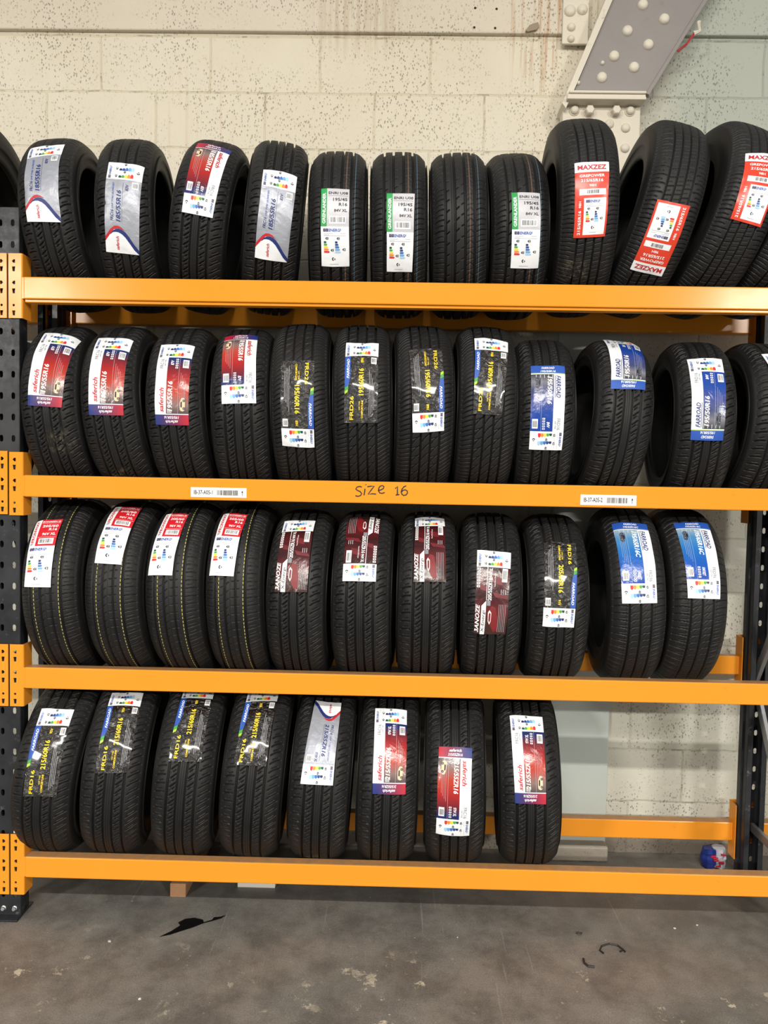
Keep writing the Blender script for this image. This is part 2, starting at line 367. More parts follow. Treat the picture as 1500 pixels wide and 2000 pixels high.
# row of screw holes in the lintel
HOLE = plain('dark_hole', (.03, .022, .016), .9)
for (x, z) in ((1.592, 3.548), (1.680, 3.545), (1.590, 3.470), (1.676, 3.468)):
    m = MB(); m.dome((x, YWALL-.0218, z), .0055, .0012, 10); tag(m.build('anchor_hole', HOLE), 'small dark anchor hole in the concrete band, left of the rust streaks', 'anchor hole', 'four anchor holes in the concrete band')
m = MB(); m.tube([(2.395, .495, 3.330), (2.425, .480, 3.352), (2.455, .478, 3.395)], .005, 6); rel(m, 'red_flake', plain('red_flake', (.35, .03, .03), .5), st)
m = MB(); m.tube([(2.45, .48, 3.392), (2.475, .480, 3.402), (2.47, .482, 3.44)], [.010, .007, .009], 7); rel(m, 'paint_flake', WHITE_STEEL, st)

# ------------------------------------------------------------------ rack frames
def hexslot(cx, cz, w=.0064, h=.0185):
    return [(cx-w*.55, cz-h*.62), (cx+w*.55, cz-h*.62), (cx+w, cz-h*.35), (cx+w, cz+h*.35), (cx+w*.55, cz+h*.62), (cx-w*.55, cz+h*.62), (cx-w, cz+h*.35), (cx-w, cz-h*.35)]
def post_mesh(top, face_x, lips=True):
    """slotted channel post; local x 0..face_x, open side towards +y, slotted face at y=0"""
    m = MB(); p = .0745; n = int(top/p); W_ = face_x
    cells = []; z0 = 0.0; ph = .045
    cells.append((0, W_, 0, ph, None)); z = ph
    while z+p <= top:
        cells.append((0, W_/2, z, z+p, hexslot(W_*.26, z+p/2))); cells.append((W_/2, W_, z, z+p, hexslot(W_*.74, z+p/2))); z += p
    cells.append((0, W_, z, top, None))
    m.plate(0, W_, None, cells, 0, .003)
    for x0 in (0, W_):
        s_ = 1 if x0 == 0 else -1
        m.box(min(x0, x0+s_*.003), max(x0, x0+s_*.003), .0, .028, 0, top)
        m.box(min(x0+s_*.006, x0+s_*.009), max(x0+s_*.006, x0+s_*.009), .028, .066, 0, top)
        m.box(min(x0, x0+s_*.009), max(x0, x0+s_*.009), .026, .029, 0, top)
        m.box(min(x0+s_*.006, x0+s_*.026), max(x0+s_*.006, x0+s_*.026), .064, .067, 0, top)
    me = bpy.data.meshes.new('post'); bmesh.ops.recalc_face_normals(m.bm, faces=m.bm.faces); m.bm.to_mesh(me); m.bm.free(); me.materials.append(POST); return me
PW = .089
POSTM = post_mesh(2.519, PW)
def c_bar(m, a, b, wid=.034, dep=.016):
    """brace bar between two points in the x-const plane"""
    a = Vector(a); b = Vector(b); d = (b-a); L = d.length; d.normalize(); nx = Vector((1, 0, 0)); t = d.cross(nx).normalized()
    M = Matrix(((d.x, nx.x, t.x, a.x), (d.y, nx.y, t.y, a.y), (d.z, nx.z, t.z, a.z), (0, 0, 0, 1)))
    m.box(0, L, -dep/2, dep/2, -wid/2, wid/2, .0015, M, 1)
def frame(x0, label):
    r = empty('rack_frame', (x0+PW/2, .21, 0)); tag(r, label, 'rack frame', 'black slotted upright frames of the racking')
    f = link('front_post', POSTM, r); f.location = (-PW/2, .012-.21, 0)
    b = link('rear_post', POSTM, r); b.location = (PW/2-(.014 if x0 < 0 else 0), .418-.21, 0); b.rotation_euler = (0, 0, math.pi)
    for (y0_, yc) in ((.012, .045), (.36, .385)):
        m = MB(); m.box(-.048, .046, yc-.070-.21, yc+.055-.21, 0, .006, .001); m.build('foot_plate', POST, r)
    nodes = [(.25, 0), (.82, 1), (1.42, 0), (2.02, 1)]
    yy = {0: .05-.21, 1: .395-.21}
    for (za, sa), (zb, sb) in zip(nodes[:-1], nodes[1:]):
        m = MB(); c_bar(m, (0, yy[sa], za), (0, yy[sb], zb)); m.build('diagonal_brace', GALV, r)
    for z in (.225, 2.06):
        m = MB(); c_bar(m, (.012, yy[0], z), (.012, yy[1], z)); m.build('cross_brace', GALV, r)
    for i, (px, pz) in enumerate(((-.020, .030), (.020, .030))):
        m = MB(); m.dome((px, .012-.21, pz), .010, .004, 14); m.dome((px, .008-.21, pz), .007, .007, hexa=True); m.build('bolt', BOLTM, r)
    return r
fr = frame(-.108, 'black slotted upright frame at the left end of the tyre rack')
frame(2.712, 'black slotted upright frame at the right end of the tyre rack')

# ------------------------------------------------------------------ beams
def heart(cx, cz, s_=.0062):
    return [(cx-s_, cz), (cx-s_*.1, cz-s_*1.0), (cx+s_*.9, cz-s_*1.0), (cx+s_*.9, cz+s_*1.0), (cx-s_*.1, cz+s_*1.0)]
def trap(cx, cz):
    return [(cx-.0058, cz+.0085), (cx+.0058, cz+.0085), (cx+.0045, cz-.0085), (cx-.0035, cz-.0085)]
def circ(cx, cz, r=.0045):
    return [(cx+r*math.cos(k*math.pi/5), cz+r*math.sin(k*math.pi/5)) for k in range(10)]
def connector_mesh():
    """L plate for a beam's left end. local: front face x -.050..0 at y=0, flange at x=0 running back, z from -.145 to +.078"""
    m = MB(); z0, z1 = -.142, .080; W_ = .048
    hs = [(.12, heart), (.24, trap), (.45, heart), (.58, trap), (.80, circ), (.92, trap)]
    edges = [z0]; zs = [z1-(z1-z0)*f for f, _ in hs][::-1]; fn = [h for _, h in hs][::-1]
    for a, b in zip(zs[:-1], zs[1:]): edges.append((a+b)/2)
    edges.append(z1)
    cells = [(-W_, -.003, edges[i], edges[i+1], fn[i](-W_*.62, zs[i])) for i in range(6)]
    m.plate(0, 0, None, cells, 0, .004)
    m.box(-W_, -W_+.0005, 0, .004, z0, z1)
    # rounded corner and side flange
    prof = [(-.003, 0), (-.0005, .0008), (.0015, .004), (.0015, .062), (-.0025, .062), (-.0025, .0045), (-.003, .004)]
    A = [m.bm.verts.new((x, y, z0)) for x, y in prof]; B = [m.bm.verts.new((x, y, z1)) for x, y in prof]; n = len(prof)
    m.bm.faces.new(A[::-1]); m.bm.faces.new(B)
    for i in range(n): m.bm.faces.new((A[i], A[(i+1) % n], B[(i+1) % n], B[i]))
    me = bpy.data.meshes.new('connector_plate'); bmesh.ops.recalc_face_normals(m.bm, faces=m.bm.faces); m.bm.to_mesh(me); m.bm.free(); me.materials.append(ORANGE); return me
CONN = connector_mesh()
def beam(z, x0, x1, label, rear=False, lip=False, group='orange beams of the tyre rack'):
    """z = top of the beam"""
    y0 = D if rear else 0.0
    r = empty('rack_beam', ((x0+x1)/2, y0+TB/2, z-BEAM_H)); tag(r, label, 'rack beam', group)
    hx = (x1-x0)/2
    m = MB(); m.box(-hx, hx, -TB/2, TB/2, 0, BEAM_H, .004)
    if lip: m.box(-hx, hx, -TB/2+.010, TB/2, -.010, .004, .003)
    m.build('rail', ORANGE, r)
    for sgn in (-1, 1):
        c = link('connector_plate', CONN, r); c.location = (sgn*(hx+.006), -TB/2+.004, BEAM_H)
        if sgn == 1: c.scale = (-1, 1, 1)
        if rear:
            c.location = (sgn*(hx+.006), TB/2-.004, BEAM_H); c.scale = (-1 if sgn == 1 else 1, -1, 1)
    m = MB()
    for sgn in (-1, 1): m.box(min(sgn*hx, sgn*(hx+.007)), max(sgn*hx, sgn*(hx+.007)), -TB/2+.004, TB/2-.003, .002, BEAM_H-.002)
    m.build('weld', ORANGE, r)
    return r
names = {1: 'top', 2: 'second', 3: 'third', 4: 'bottom'}
BE = {}
for k in (1, 2, 3, 4):
    BE[k] = beam(ZTOP[k], .0, 2.700, 'orange front beam of the %s shelf%s' % (names[k], {1: ' with a stepped lower lip', 2: ' with handwriting and two location labels', 3: ', plain, below the row with red and maroon stickers', 4: ', lowest one just above the floor'}[k]), lip=(k == 1))
    beam(ZTOP[k], .0, 2.700, 'orange rear beam of the %s shelf, near the wall' % names[k], rear=True)
for k in (1, 2, 3, 4):
    beam(ZTOP[k]+(.003 if k == 2 else 0), -2.81, -.110-.004, 'orange front beam end with perforated connector left of the frame, %s shelf of the next bay' % names[k], group='orange beams of the next bays')
for k in (1, 4):
    beam(ZTOP[k], -2.81, -.114, 'orange rear beam of the next bay to the left, %s shelf' % names[k], rear=True, group='orange beams of the next bays')
for k in (1, 3, 4):
    beam(ZTOP[k], 2.816, 5.5, 'orange rear beam of the next bay to the right, %s shelf' % names[k], rear=True, group='orange beams of the next bays')
# ------------------------------------------------------------------ lettering
_tc = {}
def glyphs(txt, bold=0.0, shear=0.0):
    bold *= .75
    key = (txt, bold, shear)
    if key in _tc: return _tc[key]
    cu = bpy.data.curves.new('t', 'FONT'); cu.body = txt; cu.offset = bold; cu.shear = shear; cu.resolution_u = 2; cu.size = 1
    o = bpy.data.objects.new('t', cu); me = o.to_mesh()
    n = len(me.vertices); V = np.empty(n*3, dtype=np.float32); me.vertices.foreach_get('co', V); V = V.reshape(-1, 3)[:, :2].astype(float)
    Fs = [tuple(p.vertices) for p in me.polygons]
    o.to_mesh_clear(); bpy.data.objects.remove(o); bpy.data.curves.remove(cu)
    x0 = V[:, 0].min(); V[:, 0] -= x0; wid = V[:, 0].max()
    _tc[key] = (V, Fs, wid); return _tc[key]
CAP = .70
class Sheet:
    """print laid out in millimetres on a sticker: x to the right, y downwards"""
    def __init__(s): s.V = []; s.F = []; s.M = []; s.mats = []; s.A = (1, 0, 0, 1, 0, 0); s.k = 0
    def aff(s, a, b, c, d, e, f): s.A = (a, b, c, d, e, f); return s
    def put(s, pts, faces, mat, lay):
        a, b, c, d, e, f = s.A; n0 = len(s.V)
        for x, y in pts: s.V.append((a*x+b*y+e, c*x+d*y+f, lay))
        if mat not in s.mats: s.mats.append(mat)
        mi = s.mats.index(mat)
        for fc in faces: s.F.append(tuple(n0+i for i in fc)); s.M.append(mi)
    def poly_grid(s, x0, y0, x1, y1, mat, lay=1, step=8, fn=None):
        nx = max(1, int(abs(x1-x0)/step+.5)); ny = max(1, int(abs(y1-y0)/step+.5))
        P = [(x0+(x1-x0)*i/nx, y0+(y1-y0)*j/ny) for j in range(ny+1) for i in range(nx+1)]
        if fn: P = [fn(*p) for p in P]
        s.put(P, [(j*(nx+1)+i, (j+1)*(nx+1)+i, (j+1)*(nx+1)+i+1, j*(nx+1)+i+1) for j in range(ny) for i in range(nx)], mat, lay)
    rect = poly_grid
    def ribbon(s, top, bot, mat, lay=1):
        n = len(top); P = list(top)+list(bot)
        s.put(P, [(i, n+i, n+i+1, i+1) for i in range(n-1)], mat, lay)
    def text(s, txt, x, y, h, mat, wid=None, bold=.02, shear=0, lay=3, align='L', up=False):
        """baseline start at x,y ; cap height h ; up=True -> reads upwards (towards -y), y is then where it starts (bottom), x the baseline"""
        V, Fs, W0 = glyphs(txt, bold, shear); sc = h/CAP; sx = sc if wid is None else wid/W0
        if align == 'R': off = -W0*sx
        elif align == 'C': off = -W0*sx/2
        else: off = 0
        if up: P = [(x-v[1]*sc, y-(v[0]*sx+off)) for v in V]
        else: P = [(x+v[0]*sx+off, y-v[1]*sc) for v in V]
        s.put(P, Fs, mat, lay)
P_ = {}
def ink(name, rgb, rough=.5, metal=0):
    if name not in P_: P_[name] = plain(name, srgb(*rgb), rough, metal)
    return P_[name]
def wrinkle_mat(name, rgb, rough, strength=.5, metal=0, scale=60, sheen=.5, dist=.004, grad=None):
    q = NT(name); uv = q.n('ShaderNodeUVMap'); 
    c0 = q.n('ShaderNodeTexCoord'); n1 = q.n('ShaderNodeTexNoise', i_Scale=scale, i_Detail=4.0, i_Distortion=1.2); q.l(c0.outputs['Object'], n1.inputs['Vector'])
    if grad:
        sp = q.n('ShaderNodeSeparateXYZ'); q.l(uv.outputs[0], sp.inputs[0])
        q.l(q.ramp(sp.outputs[1], [(p, srgb(*c)) for p, c in grad]), q.b.inputs['Base Color'])
    else: q.b.inputs['Base Color'].default_value = srgb(*rgb)+(1,)
    q.b.inputs['Roughness'].default_value = rough; q.b.inputs['Metallic'].default_value = metal; q.b.inputs['Specular IOR Level'].default_value = sheen
    q.bump(n1.outputs['Fac'], strength, dist); return q.m
WHITE = wrinkle_mat('white_sticker_paper', (232, 236, 240), .32, .25, scale=28)
SILVER = wrinkle_mat('silver_foil', (158, 162, 172), .42, .5, .3, 26, dist=.005)
GREYP = wrinkle_mat('grey_sticker_paper', (190, 190, 196), .35, .2, scale=28)
FOIL = wrinkle_mat('black_glossy_film', (20, 18, 18), .22, 1.0, 0, 44, 1.0, .022)
FOIL.node_tree.nodes['Principled BSDF'].inputs['Coat Weight'].default_value = 1.0; FOIL.node_tree.nodes['Principled BSDF'].inputs['Coat Roughness'].default_value = .1
SAFP = wrinkle_mat('red_picture_print', (0, 0, 0), .22, .35, scale=35, grad=[(.0, (70, 62, 66)), (.16, (130, 108, 104)), (.36, (176, 60, 44)), (.60, (160, 34, 34)), (.82, (96, 30, 44)), (.93, (30, 42, 96)), (1, (24, 38, 92))])
BLUEP = wrinkle_mat('blue_picture_print', (0, 0, 0), .22, .35, scale=35, grad=[(.0, (40, 44, 50)), (.16, (120, 120, 130)), (.30, (60, 70, 110)), (.5, (56, 70, 138)), (.7, (26, 66, 150)), (1, (20, 62, 156))])
BLUE2P = wrinkle_mat('sky_blue_picture_print', (0, 0, 0), .22, .35, scale=35, grad=[(.0, (150, 170, 180)), (.2, (70, 130, 180)), (.45, (26, 104, 178)), (.7, (20, 84, 172)), (1, (18, 66, 160))])
ZANP = wrinkle_mat('maroon_picture_print', (0, 0, 0), .24, .35, scale=38, grad=[(.0, (60, 34, 30)), (.25, (96, 30, 34)), (.5, (52, 20, 24)), (.8, (78, 22, 28)), (1, (46, 22, 24))])
BANDP = wrinkle_mat('navy_to_red_band', (34, 48, 120), .25, .2)
INK_W = ink('white_ink', (238, 240, 242)); INK_K = ink('black_ink', (24, 24, 26)); INK_R = ink('red_ink', (186, 30, 40)); INK_N = ink('navy_ink', (28, 44, 110))
INK_Y = ink('yellow_ink', (250, 214, 30)); INK_B = ink('blue_ink', (34, 80, 170)); INK_G = ink('grey_ink', (130, 134, 142)); INK_LG = ink('pale_grey_ink', (190, 192, 198))
GREEN = ink('green_ink', (20, 150, 70)); RED_P = ink('red_panel', (200, 32, 44), .3); ORED = ink('orange_red_panel', (214, 62, 40), .3); LIME = ink('lime_ink', (170, 200, 40)); LEAF = ink('leaf_ink', (60, 150, 70))
CLS = [ink('class_a', (30, 70, 52)), ink('class_b', (70, 160, 70)), ink('class_c', (238, 214, 50)), ink('class_d', (236, 140, 44)), ink('class_e', (214, 44, 44))]
BLS = [ink('wet_a', (26, 44, 92)), ink('wet_b', (34, 70, 140)), ink('wet_c', (56, 112, 184)), ink('wet_d', (110, 166, 214)), ink('wet_e', (160, 206, 234))]

def barcode(s, x, y, w_, h_, seed=1, bg=True):
    if bg: s.rect(x, y, x+w_, y+h_, INK_W, 3)
    rr = random.Random(seed); cx = x+w_*.1; 
    while cx < x+w_*.9:
        b = w_*rr.choice((.02, .03, .045)); s.rect(cx, y+h_*.14, cx+b, y+h_*.8, INK_K, 4, 30); cx += b+w_*rr.choice((.025, .035, .05))
def badge(s, x, y, d, ch):
    s.put([(x-d*.9, y), (x-d*.3, y-d*.55), (x+d*.6, y-d*.55), (x+d*.6, y+d*.55), (x-d*.3, y+d*.55)], [(4, 3, 2, 1, 0)], INK_K, 3)
    s.text(ch, x+d*.1, y+d*.38, d*.76, INK_W, None, .03, 0, 4, 'C')
def energy(s, w_, h_, let='CCB'):
    """portrait panel w_ x h_ : flag and title on top, two columns of arrows"""
    s.rect(w_*.09, h_*.05, w_*.26, h_*.125, INK_N, 3)
    for k in range(10):
        a = k*math.pi/5; cx, cy = w_*.175+h_*.024*math.cos(a), h_*.0875+h_*.024*math.sin(a)
        s.rect(cx-w_*.006, cy-w_*.006, cx+w_*.006, cy+w_*.006, INK_Y, 4)
    s.text('ENERG', w_*.28, h_*.122, h_*.068, INK_B, w_*.40, .03, 0, 3)
    s.rect(w_*.69, h_*.055, w_*.715, h_*.10, INK_B, 3)
    for k, (a, b) in enumerate(((.10, .42), (.10, .30))): s.rect(w_*a, h_*(.165+.035*k), w_*b, h_*(.172+.035*k), INK_LG, 3)
    s.rect(w_*.68, h_*.165, w_*.88, h_*.172, INK_LG, 3); s.rect(w_*.10, h_*.222, w_*.90, h_*.226, INK_G, 3)
    n = 5; y = h_*.36
    for k in range(n):
        hh = h_*.30/n; wl = w_*(.095+.028*k)
        x0 = w_*.10; s.put([(x0, y), (x0+wl*.8, y), (x0+wl, y+hh*.4), (x0+wl*.8, y+hh*.8), (x0, y+hh*.8)], [(4, 3, 2, 1, 0)], CLS[k], 3)
        x0 = w_*.50; s.put([(x0, y), (x0+wl*.8, y), (x0+wl, y+hh*.4), (x0+wl*.8, y+hh*.8), (x0, y+hh*.8)], [(4, 3, 2, 1, 0)], BLS[k], 3)
        y += hh
    badge(s, w_*.22, h_*.29, h_*.055, let[0]); badge(s, w_*.62, h_*.29, h_*.055, let[1]); badge(s, w_*.40, h_*.58, h_*.055, let[0]); badge(s, w_*.82, h_*.56, h_*.055, let[2])
    s.rect(w_*.455, h_*.30, w_*.458, h_*.66, INK_LG, 3)
    # noise class symbol: little speaker and waves
    cx, cy, r = w_*.44, h_*.80, h_*.045
    s.put([(cx+r*math.cos(a), cy+r*math.sin(a)) for a in [k*math.pi/6 for k in range(3, 10)]]+[(cx+r*.45*math.cos(a), cy+r*.45*math.sin(a)) for a in [k*math.pi/6 for k in range(3, 10)]], [(i, 7+i, 8+i, i+1) for i in range(6)], INK_K, 3)
    s.text('B', cx+r*.4, cy+r*.5, r*.9, INK_K, None, .02, 0, 3)
    s.rect(w_*.30, h_*.93, w_*.62, h_*.937, INK_G, 3)
def car(s, cx, cy, k, body, flip=1):
    """little generic car picture in rotated frame, pointing along y"""
    P = [(-.5, -1.3), (-.2, -1.6), (.25, -1.5), (.5, -.8), (.62, 0), (.6, .9), (.4, 1.4), (-.1, 1.5), (-.45, 1.2), (-.55, .4), (-.55, -.6)]
    s.put([(cx+a*k*flip, cy+b*k) for a, b in P], [tuple(range(len(P)))], body, 3)
    for (wx, wy) in ((-.3, -.9), (-.3, .85)):
        for rr, mt, ly in ((.30, INK_K, 4), (.17, INK_G, 5)):
            s.put([(cx+(wx+rr*math.cos(a))*k*flip, cy+(wy+rr*math.sin(a))*k) for a in [q_*math.pi/6 for q_ in range(12)]], [tuple(range(12))], mt, ly)
    s.put([(cx+a*k*flip, cy+b*k) for a, b in ((.1, -.75), (.42, -.6), (.46, .5), (.12, .7))], [(0, 1, 2, 3)], INK_K, 4)

def ROT(s, x0, x1, y0, y1):
    """canonical portrait panel (w along the run) turned so it reads upwards inside x0..x1,y0..y1; returns its w,h"""
    s.aff(0, 1, -1, 0, x0, y1)     # x' = y + x0 ; y' = -x + y1
    return (y1-y0), (x1-x0)

def design(kind, size, load, model, seed):
    """returns (width mm, length mm, main Sheet, energy Sheet, base material map)"""
    m = Sheet(); e = Sheet(); rr = random.Random(seed)
    if kind in ('saf', 'blue', 'blue2', 'black', 'silver', 'zan'):
        W_, L_ = {'saf': (115, 308), 'blue': (113, 306), 'blue2': (115, 313), 'black': (110, 302), 'silver': (112, 305), 'zan': (112, 295)}[kind]
        E_ = L_*.212
        e.rect(0, 0, W_, E_, WHITE, 0, 7)
        w2, h2 = ROT(e, 0, W_, 0, E_)
        # landscape label turned upwards: title column, then arrows stacked
        e.rect(w2*.05, h2*.05, w2*.22, h2*.12, INK_N, 3)
        for k in range(8):
            a = k*math.pi/4; cx, cy = w2*.135+h2*.022*math.cos(a), h2*.085+h2*.022*math.sin(a)
            e.rect(cx-.5, cy-.5, cx+.5, cy+.5, INK_Y, 4)
        e.text('ENERG', w2*.27, h2*.118, h2*.06, INK_B, w2*.45, .03)
        e.rect(w2*.75, h2*.055, w2*.775, h2*.10, INK_B, 3)
        for (a, b, y) in ((.05, .40, .17), (.05, .30, .20), (.62, .92, .17), (.05, .92, .255)): e.rect(w2*a, h2*y, w2*b, h2*(y+.006), INK_LG, 3)
        y = .34
        for k in range(5):
            hh = h2*.085; wl = w2*(.13+.022*k)
            for x0, C_ in ((.10, CLS), (.52, BLS)):
                X0 = w2*x0; e.put([(X0, h2*y), (X0+wl*.75, h2*y), (X0+wl*1.1, h2*y+hh*.42), (X0+wl*.75, h2*y+hh*.92), (X0, h2*y+hh*.92)], [(4, 3, 2, 1, 0)], C_[k], 3)
            y += .085
        for (bx, by, ch) in ((.20, .27, 'C'), (.64, .27, 'B'), (.44, .50, 'C'), (.90, .50, 'C')): badge(e, w2*bx, h2*by, h2*.058, ch)
        cx, cy, r = w2*.45, h2*.88, h2*.045
        e.put([(cx+r*math.cos(a), cy+r*math.sin(a)) for a in [k*math.pi/6 for k in range(3, 10)]]+[(cx+r*.45*math.cos(a), cy+r*.45*math.sin(a)) for a in [k*math.pi/6 for k in range(3, 10)]], [(i, 7+i, 8+i, i+1) for i in range(6)], INK_K, 3)
        e.text('B', cx+r*.4, cy+r*.5, r*.9, INK_K)
        e.aff(1, 0, 0, 1, 0, 0)
        y0 = E_
    if kind in ('saf', 'blue', 'blue2'):
        yb = L_*.885; pic = {'saf': SAFP, 'blue': BLUEP, 'blue2': BLUE2P}[kind]
        m.rect(0, y0, W_, yb, WHITE, 0, 7)
        m.rect(W_*.335, y0, W_, yb-3, pic, 1, 7)
        if kind == 'saf':
            for k in range(12):
                t = k/11; c = (int(30+150*t), int(48-18*t), int(122-70*t)); m.rect(W_*k/12, yb, W_*(k+1)/12, L_, ink('band_%d' % k, c), 0, 6)
            brand, bc = 'saferich', INK_R
        else:
            m.rect(0, yb, W_, L_, INK_B, 0, 7); m.rect(0, yb, W_, yb+2.5, LIME, 1, 8); brand, bc = 'FARROAD', INK_N
            if kind == 'blue2': m.rect(0, yb, W_, yb+2.5, BLS[2], 2, 8)
        m.text(brand, W_*.26, yb-8, W_*.13, bc, L_*.27, .03, .25, up=True)
        if kind != 'saf': m.rect(W_*.285, yb-8-L_*.27, W_*.30, yb-8, bc, 3)
        m.text(model, W_*.21, y0+L_*.145, W_*.10, INK_G if kind == 'saf' else INK_G, L_*.125, .01, up=True)
        m.text('UHP TYRE', W_*.28, y0+L_*.12, W_*.04, INK_G, L_*.09, .01, up=True)
        sz = L_*(.345 if len(load) > 4 else .33)
        m.text(size, W_*.515, yb-12, W_*.13, INK_W, sz, .035, .2, up=True)
        m.text(load, W_*.515, y0+L_*(.03)+ (L_*.075 if len(load) < 5 else L_*.11), W_*.09, INK_W, L_*(.065 if len(load) < 5 else .10), .03, .2, up=True)
        for k in range(5): m.rect(W_*.57, y0+6+k*8.5, W_*.645, y0+11.5+k*8.5, INK_W, 3); m.rect(W_*.59, y0+7.4+k*8.5, W_*.625, y0+10.2+k*8.5, INK_N, 4)
        m.rect(W_*.685, y0, W_*.69, yb-3, INK_LG, 2)
        for k in range(4): m.rect(W_*(.75+.045*k), y0+L_*(.20+.03*k), W_*(.755+.045*k), yb-14-6*k, INK_LG, 3)
        barcode(m, W_*.78, y0+L_*.03, W_*.17, L_*.105, seed)
        if kind == 'saf':
            car(m, W_*.83, yb-L_*.11, W_*.13, ink('car_cream', (226, 196, 160)), -1)
            for rr_, mt in ((.11, INK_LG), (.095, INK_G), (.06, INK_K)):
                pass
            for k in range(7): m.rect(W_*(.37+.02*k), yb-20+k, W_*(.378+.02*k), yb-5, INK_W, 2)
        else:
            car(m, W_*.80, yb-L_*.12, W_*.12, ink('car_dark', (44, 52, 76)), -1)
            for k in range(5): m.rect(W_*(.36+.12*k), yb-22+k*2, W_*(.38+.12*k), yb-5, INK_LG, 2)
        # band text printed upside down
        m.aff(-1, 0, 0, -1, W_, L_+yb)
        m.text(brand, W_*.5, yb+L_*.052, L_*.030, INK_W, W_*.38, .03, .25, 3, 'C'); m.text(size, W_*.5, yb+L_*.098, L_*.028, INK_W, W_*.44, .03, .2, 3, 'C')
        m.aff(1, 0, 0, 1, 0, 0)
    elif kind == 'black':
        m.rect(0, y0, W_, L_, FOIL, 0, 6)
        ys, ye = y0+2, L_*.60
        m.put([(0, ys), (W_*.17, ys), (W_*.17, L_*.47), (W_*.12, ye-6), (0, ye)], [(4, 3, 2, 1, 0)], INK_B, 1)
        m.put([(0, ye+1), (W_*.11, ye-5), (W_*.10, ye+9), (0, ye+14)], [(3, 2, 1, 0)], LEAF, 1)
        m.put([(0, ye+14), (W_*.10, ye+9), (W_*.09, ye+18), (0, ye+24)], [(3, 2, 1, 0)], LIME, 1)
        m.text('FARROAD', W_*.135, L_*.50, W_*.075, INK_W, L_*.25, .03, .25, up=True)
        m.text(model, W_*.27, L_*.965, W_*.105, INK_Y, L_*.26, .02, up=True)
        m.text(size, W_*.565, L_*.695, W_*.14, INK_Y, L_*.315, .03, up=True)
        m.text(load, W_*.56, L_*.305, W_*.08, INK_Y, L_*.06, .03, up=True)
        m.text('UHP TYRE', W_*.47, L_*.86, W_*.04, INK_Y, L_*.10, .01, up=True); m.text('COMFORTLINE', W_*.56, L_*.95, W_*.055, INK_Y, L_*.20, .03, up=True)
        for k in range(4): m.rect(W_*(.74+.045*k), L_*(.40+.05*k), W_*(.748+.045*k), L_*(.92-.02*k), INK_LG, 3)
        barcode(m, W_*.79, L_*.235, W_*.16, L_*.085, seed)
    elif kind == 'silver':
        big = 'Z' in size
        m.rect(0, y0, W_, L_, SILVER, 0, 7)
        def arc(a):
            return a
        topc = [(0, .835), (.08, .795), (.18, .745), (.28, .715), (.38, .712), (.48, .725), (.58, .755), (.70, .805), (.85, .885), (1, .965)]
        botc = [(0, .87), (.08, .83), (.18, .78), (.28, .752), (.38, .745), (.48, .757), (.58, .79), (.70, .848), (.85, .93), (1, 1.0)]
        m.ribbon([(x*W_, y*L_) for x, y in botc], [(x*W_, L_) for x, y in botc], WHITE, 1)
        # white field under the arcs, red then navy stripes
        redt = topc[:7]; redb = [(x, y+.045) for x, y in topc[:3]]+[(.28, .748), (.38, .738), (.48, .742), (.58, .757)]
        m.ribbon([(x*W_, y*L_) for x, y in redt], [(x*W_, y*L_) for x, y in redb], INK_R, 3)
        navt = [(.16, .80), (.24, .765), (.32, .748), (.40, .742), (.50, .748), (.60, .772), (.72, .822), (.86, .895), (1, .955)]
        navb = [(.16, .806), (.24, .782), (.32, .776), (.40, .778), (.50, .795), (.60, .826), (.72, .882), (.86, .952), (1, 1.0)]
        m.ribbon([(x*W_, y*L_) for x, y in navt], [(x*W_, y*L_) for x, y in navb], INK_N, 3)
        m.text('saferich', W_*.41, L_*.965, W_*.085, INK_R, L_*.145, .03, .25, up=True)
        m.text(model, W_*.255, L_*.665, W_*.085, INK_N, L_*.115, .02, .2, up=True); m.text('UHP TYRE GUARDED', W_*.25, L_*.535, W_*.05, INK_B, L_*.28, .01, .2, up=True)
        m.text(size, W_*.46, L_*.67, W_*.125, INK_N, L_*(.33 if not big else .37), .035, .2, up=True); m.rect(W_*.50, L_*.25, W_*.507, L_*.67, INK_N, 3)
        m.text(load, W_*.66, L_*.34, W_*.085, INK_N, L_*(.075 if not big else .1), .02, .2, up=True)
        barcode(m, W_*.75, L_*.235, W_*.18, L_*.08, seed)
    elif kind == 'zan':
        m.rect(0, y0, W_, L_, ZANP, 0, 6)
        for (a, b, c, d, f_) in ((.45, .30, .75, .42, 1), (.5, .50, .95, .58, 1), (.05, .40, .3, .5, 0)):
            m.put([(W_*a, L_*b), (W_*c, L_*(b+.04)), (W_*(c+.05), L_*d), (W_*(a+.1), L_*(d-.02))], [(3, 2, 1, 0)], ink('dark_red_ink', (104, 26, 34)), 1)
        for k in range(7): m.rect(W_*.03, y0+5+k*10, W_*.12, y0+12+k*10, INK_W, 3); m.rect(W_*.055, y0+7+k*10, W_*.095, y0+10+k*10, ZANP, 4)
        m.rect(W_*.325, y0, W_*.34, L_*.60, INK_W, 3)
        m.text('205/55ZR16', W_*.48, L_*.60, W_*.11, INK_W, L_*.255, .03, up=True); m.text('94W XL', W_*.48, L_*.335, W_*.09, INK_W, L_*.11, .02, up=True)
        m.text('Superfabric/Energie', W_*.58, L_*.44, W_*.035, INK_W, L_*.16, .01, up=True)
        m.text('3\u0245NOZE' if False else '3ANOZE', W_*.135, L_*.98, W_*.115, INK_W, L_*.33, .035, .25, up=True)
        m.put([(W_*.19, L_), (W_*.19, L_*.665), (W_*.33, L_*.605), (W_*.33, L_)], [(0, 3, 2, 1)], INK_W, 2)
        m.text('X-Energi', W_*.295, L_*.975, W_*.085, INK_K, L_*.26, .015, .15, up=True)
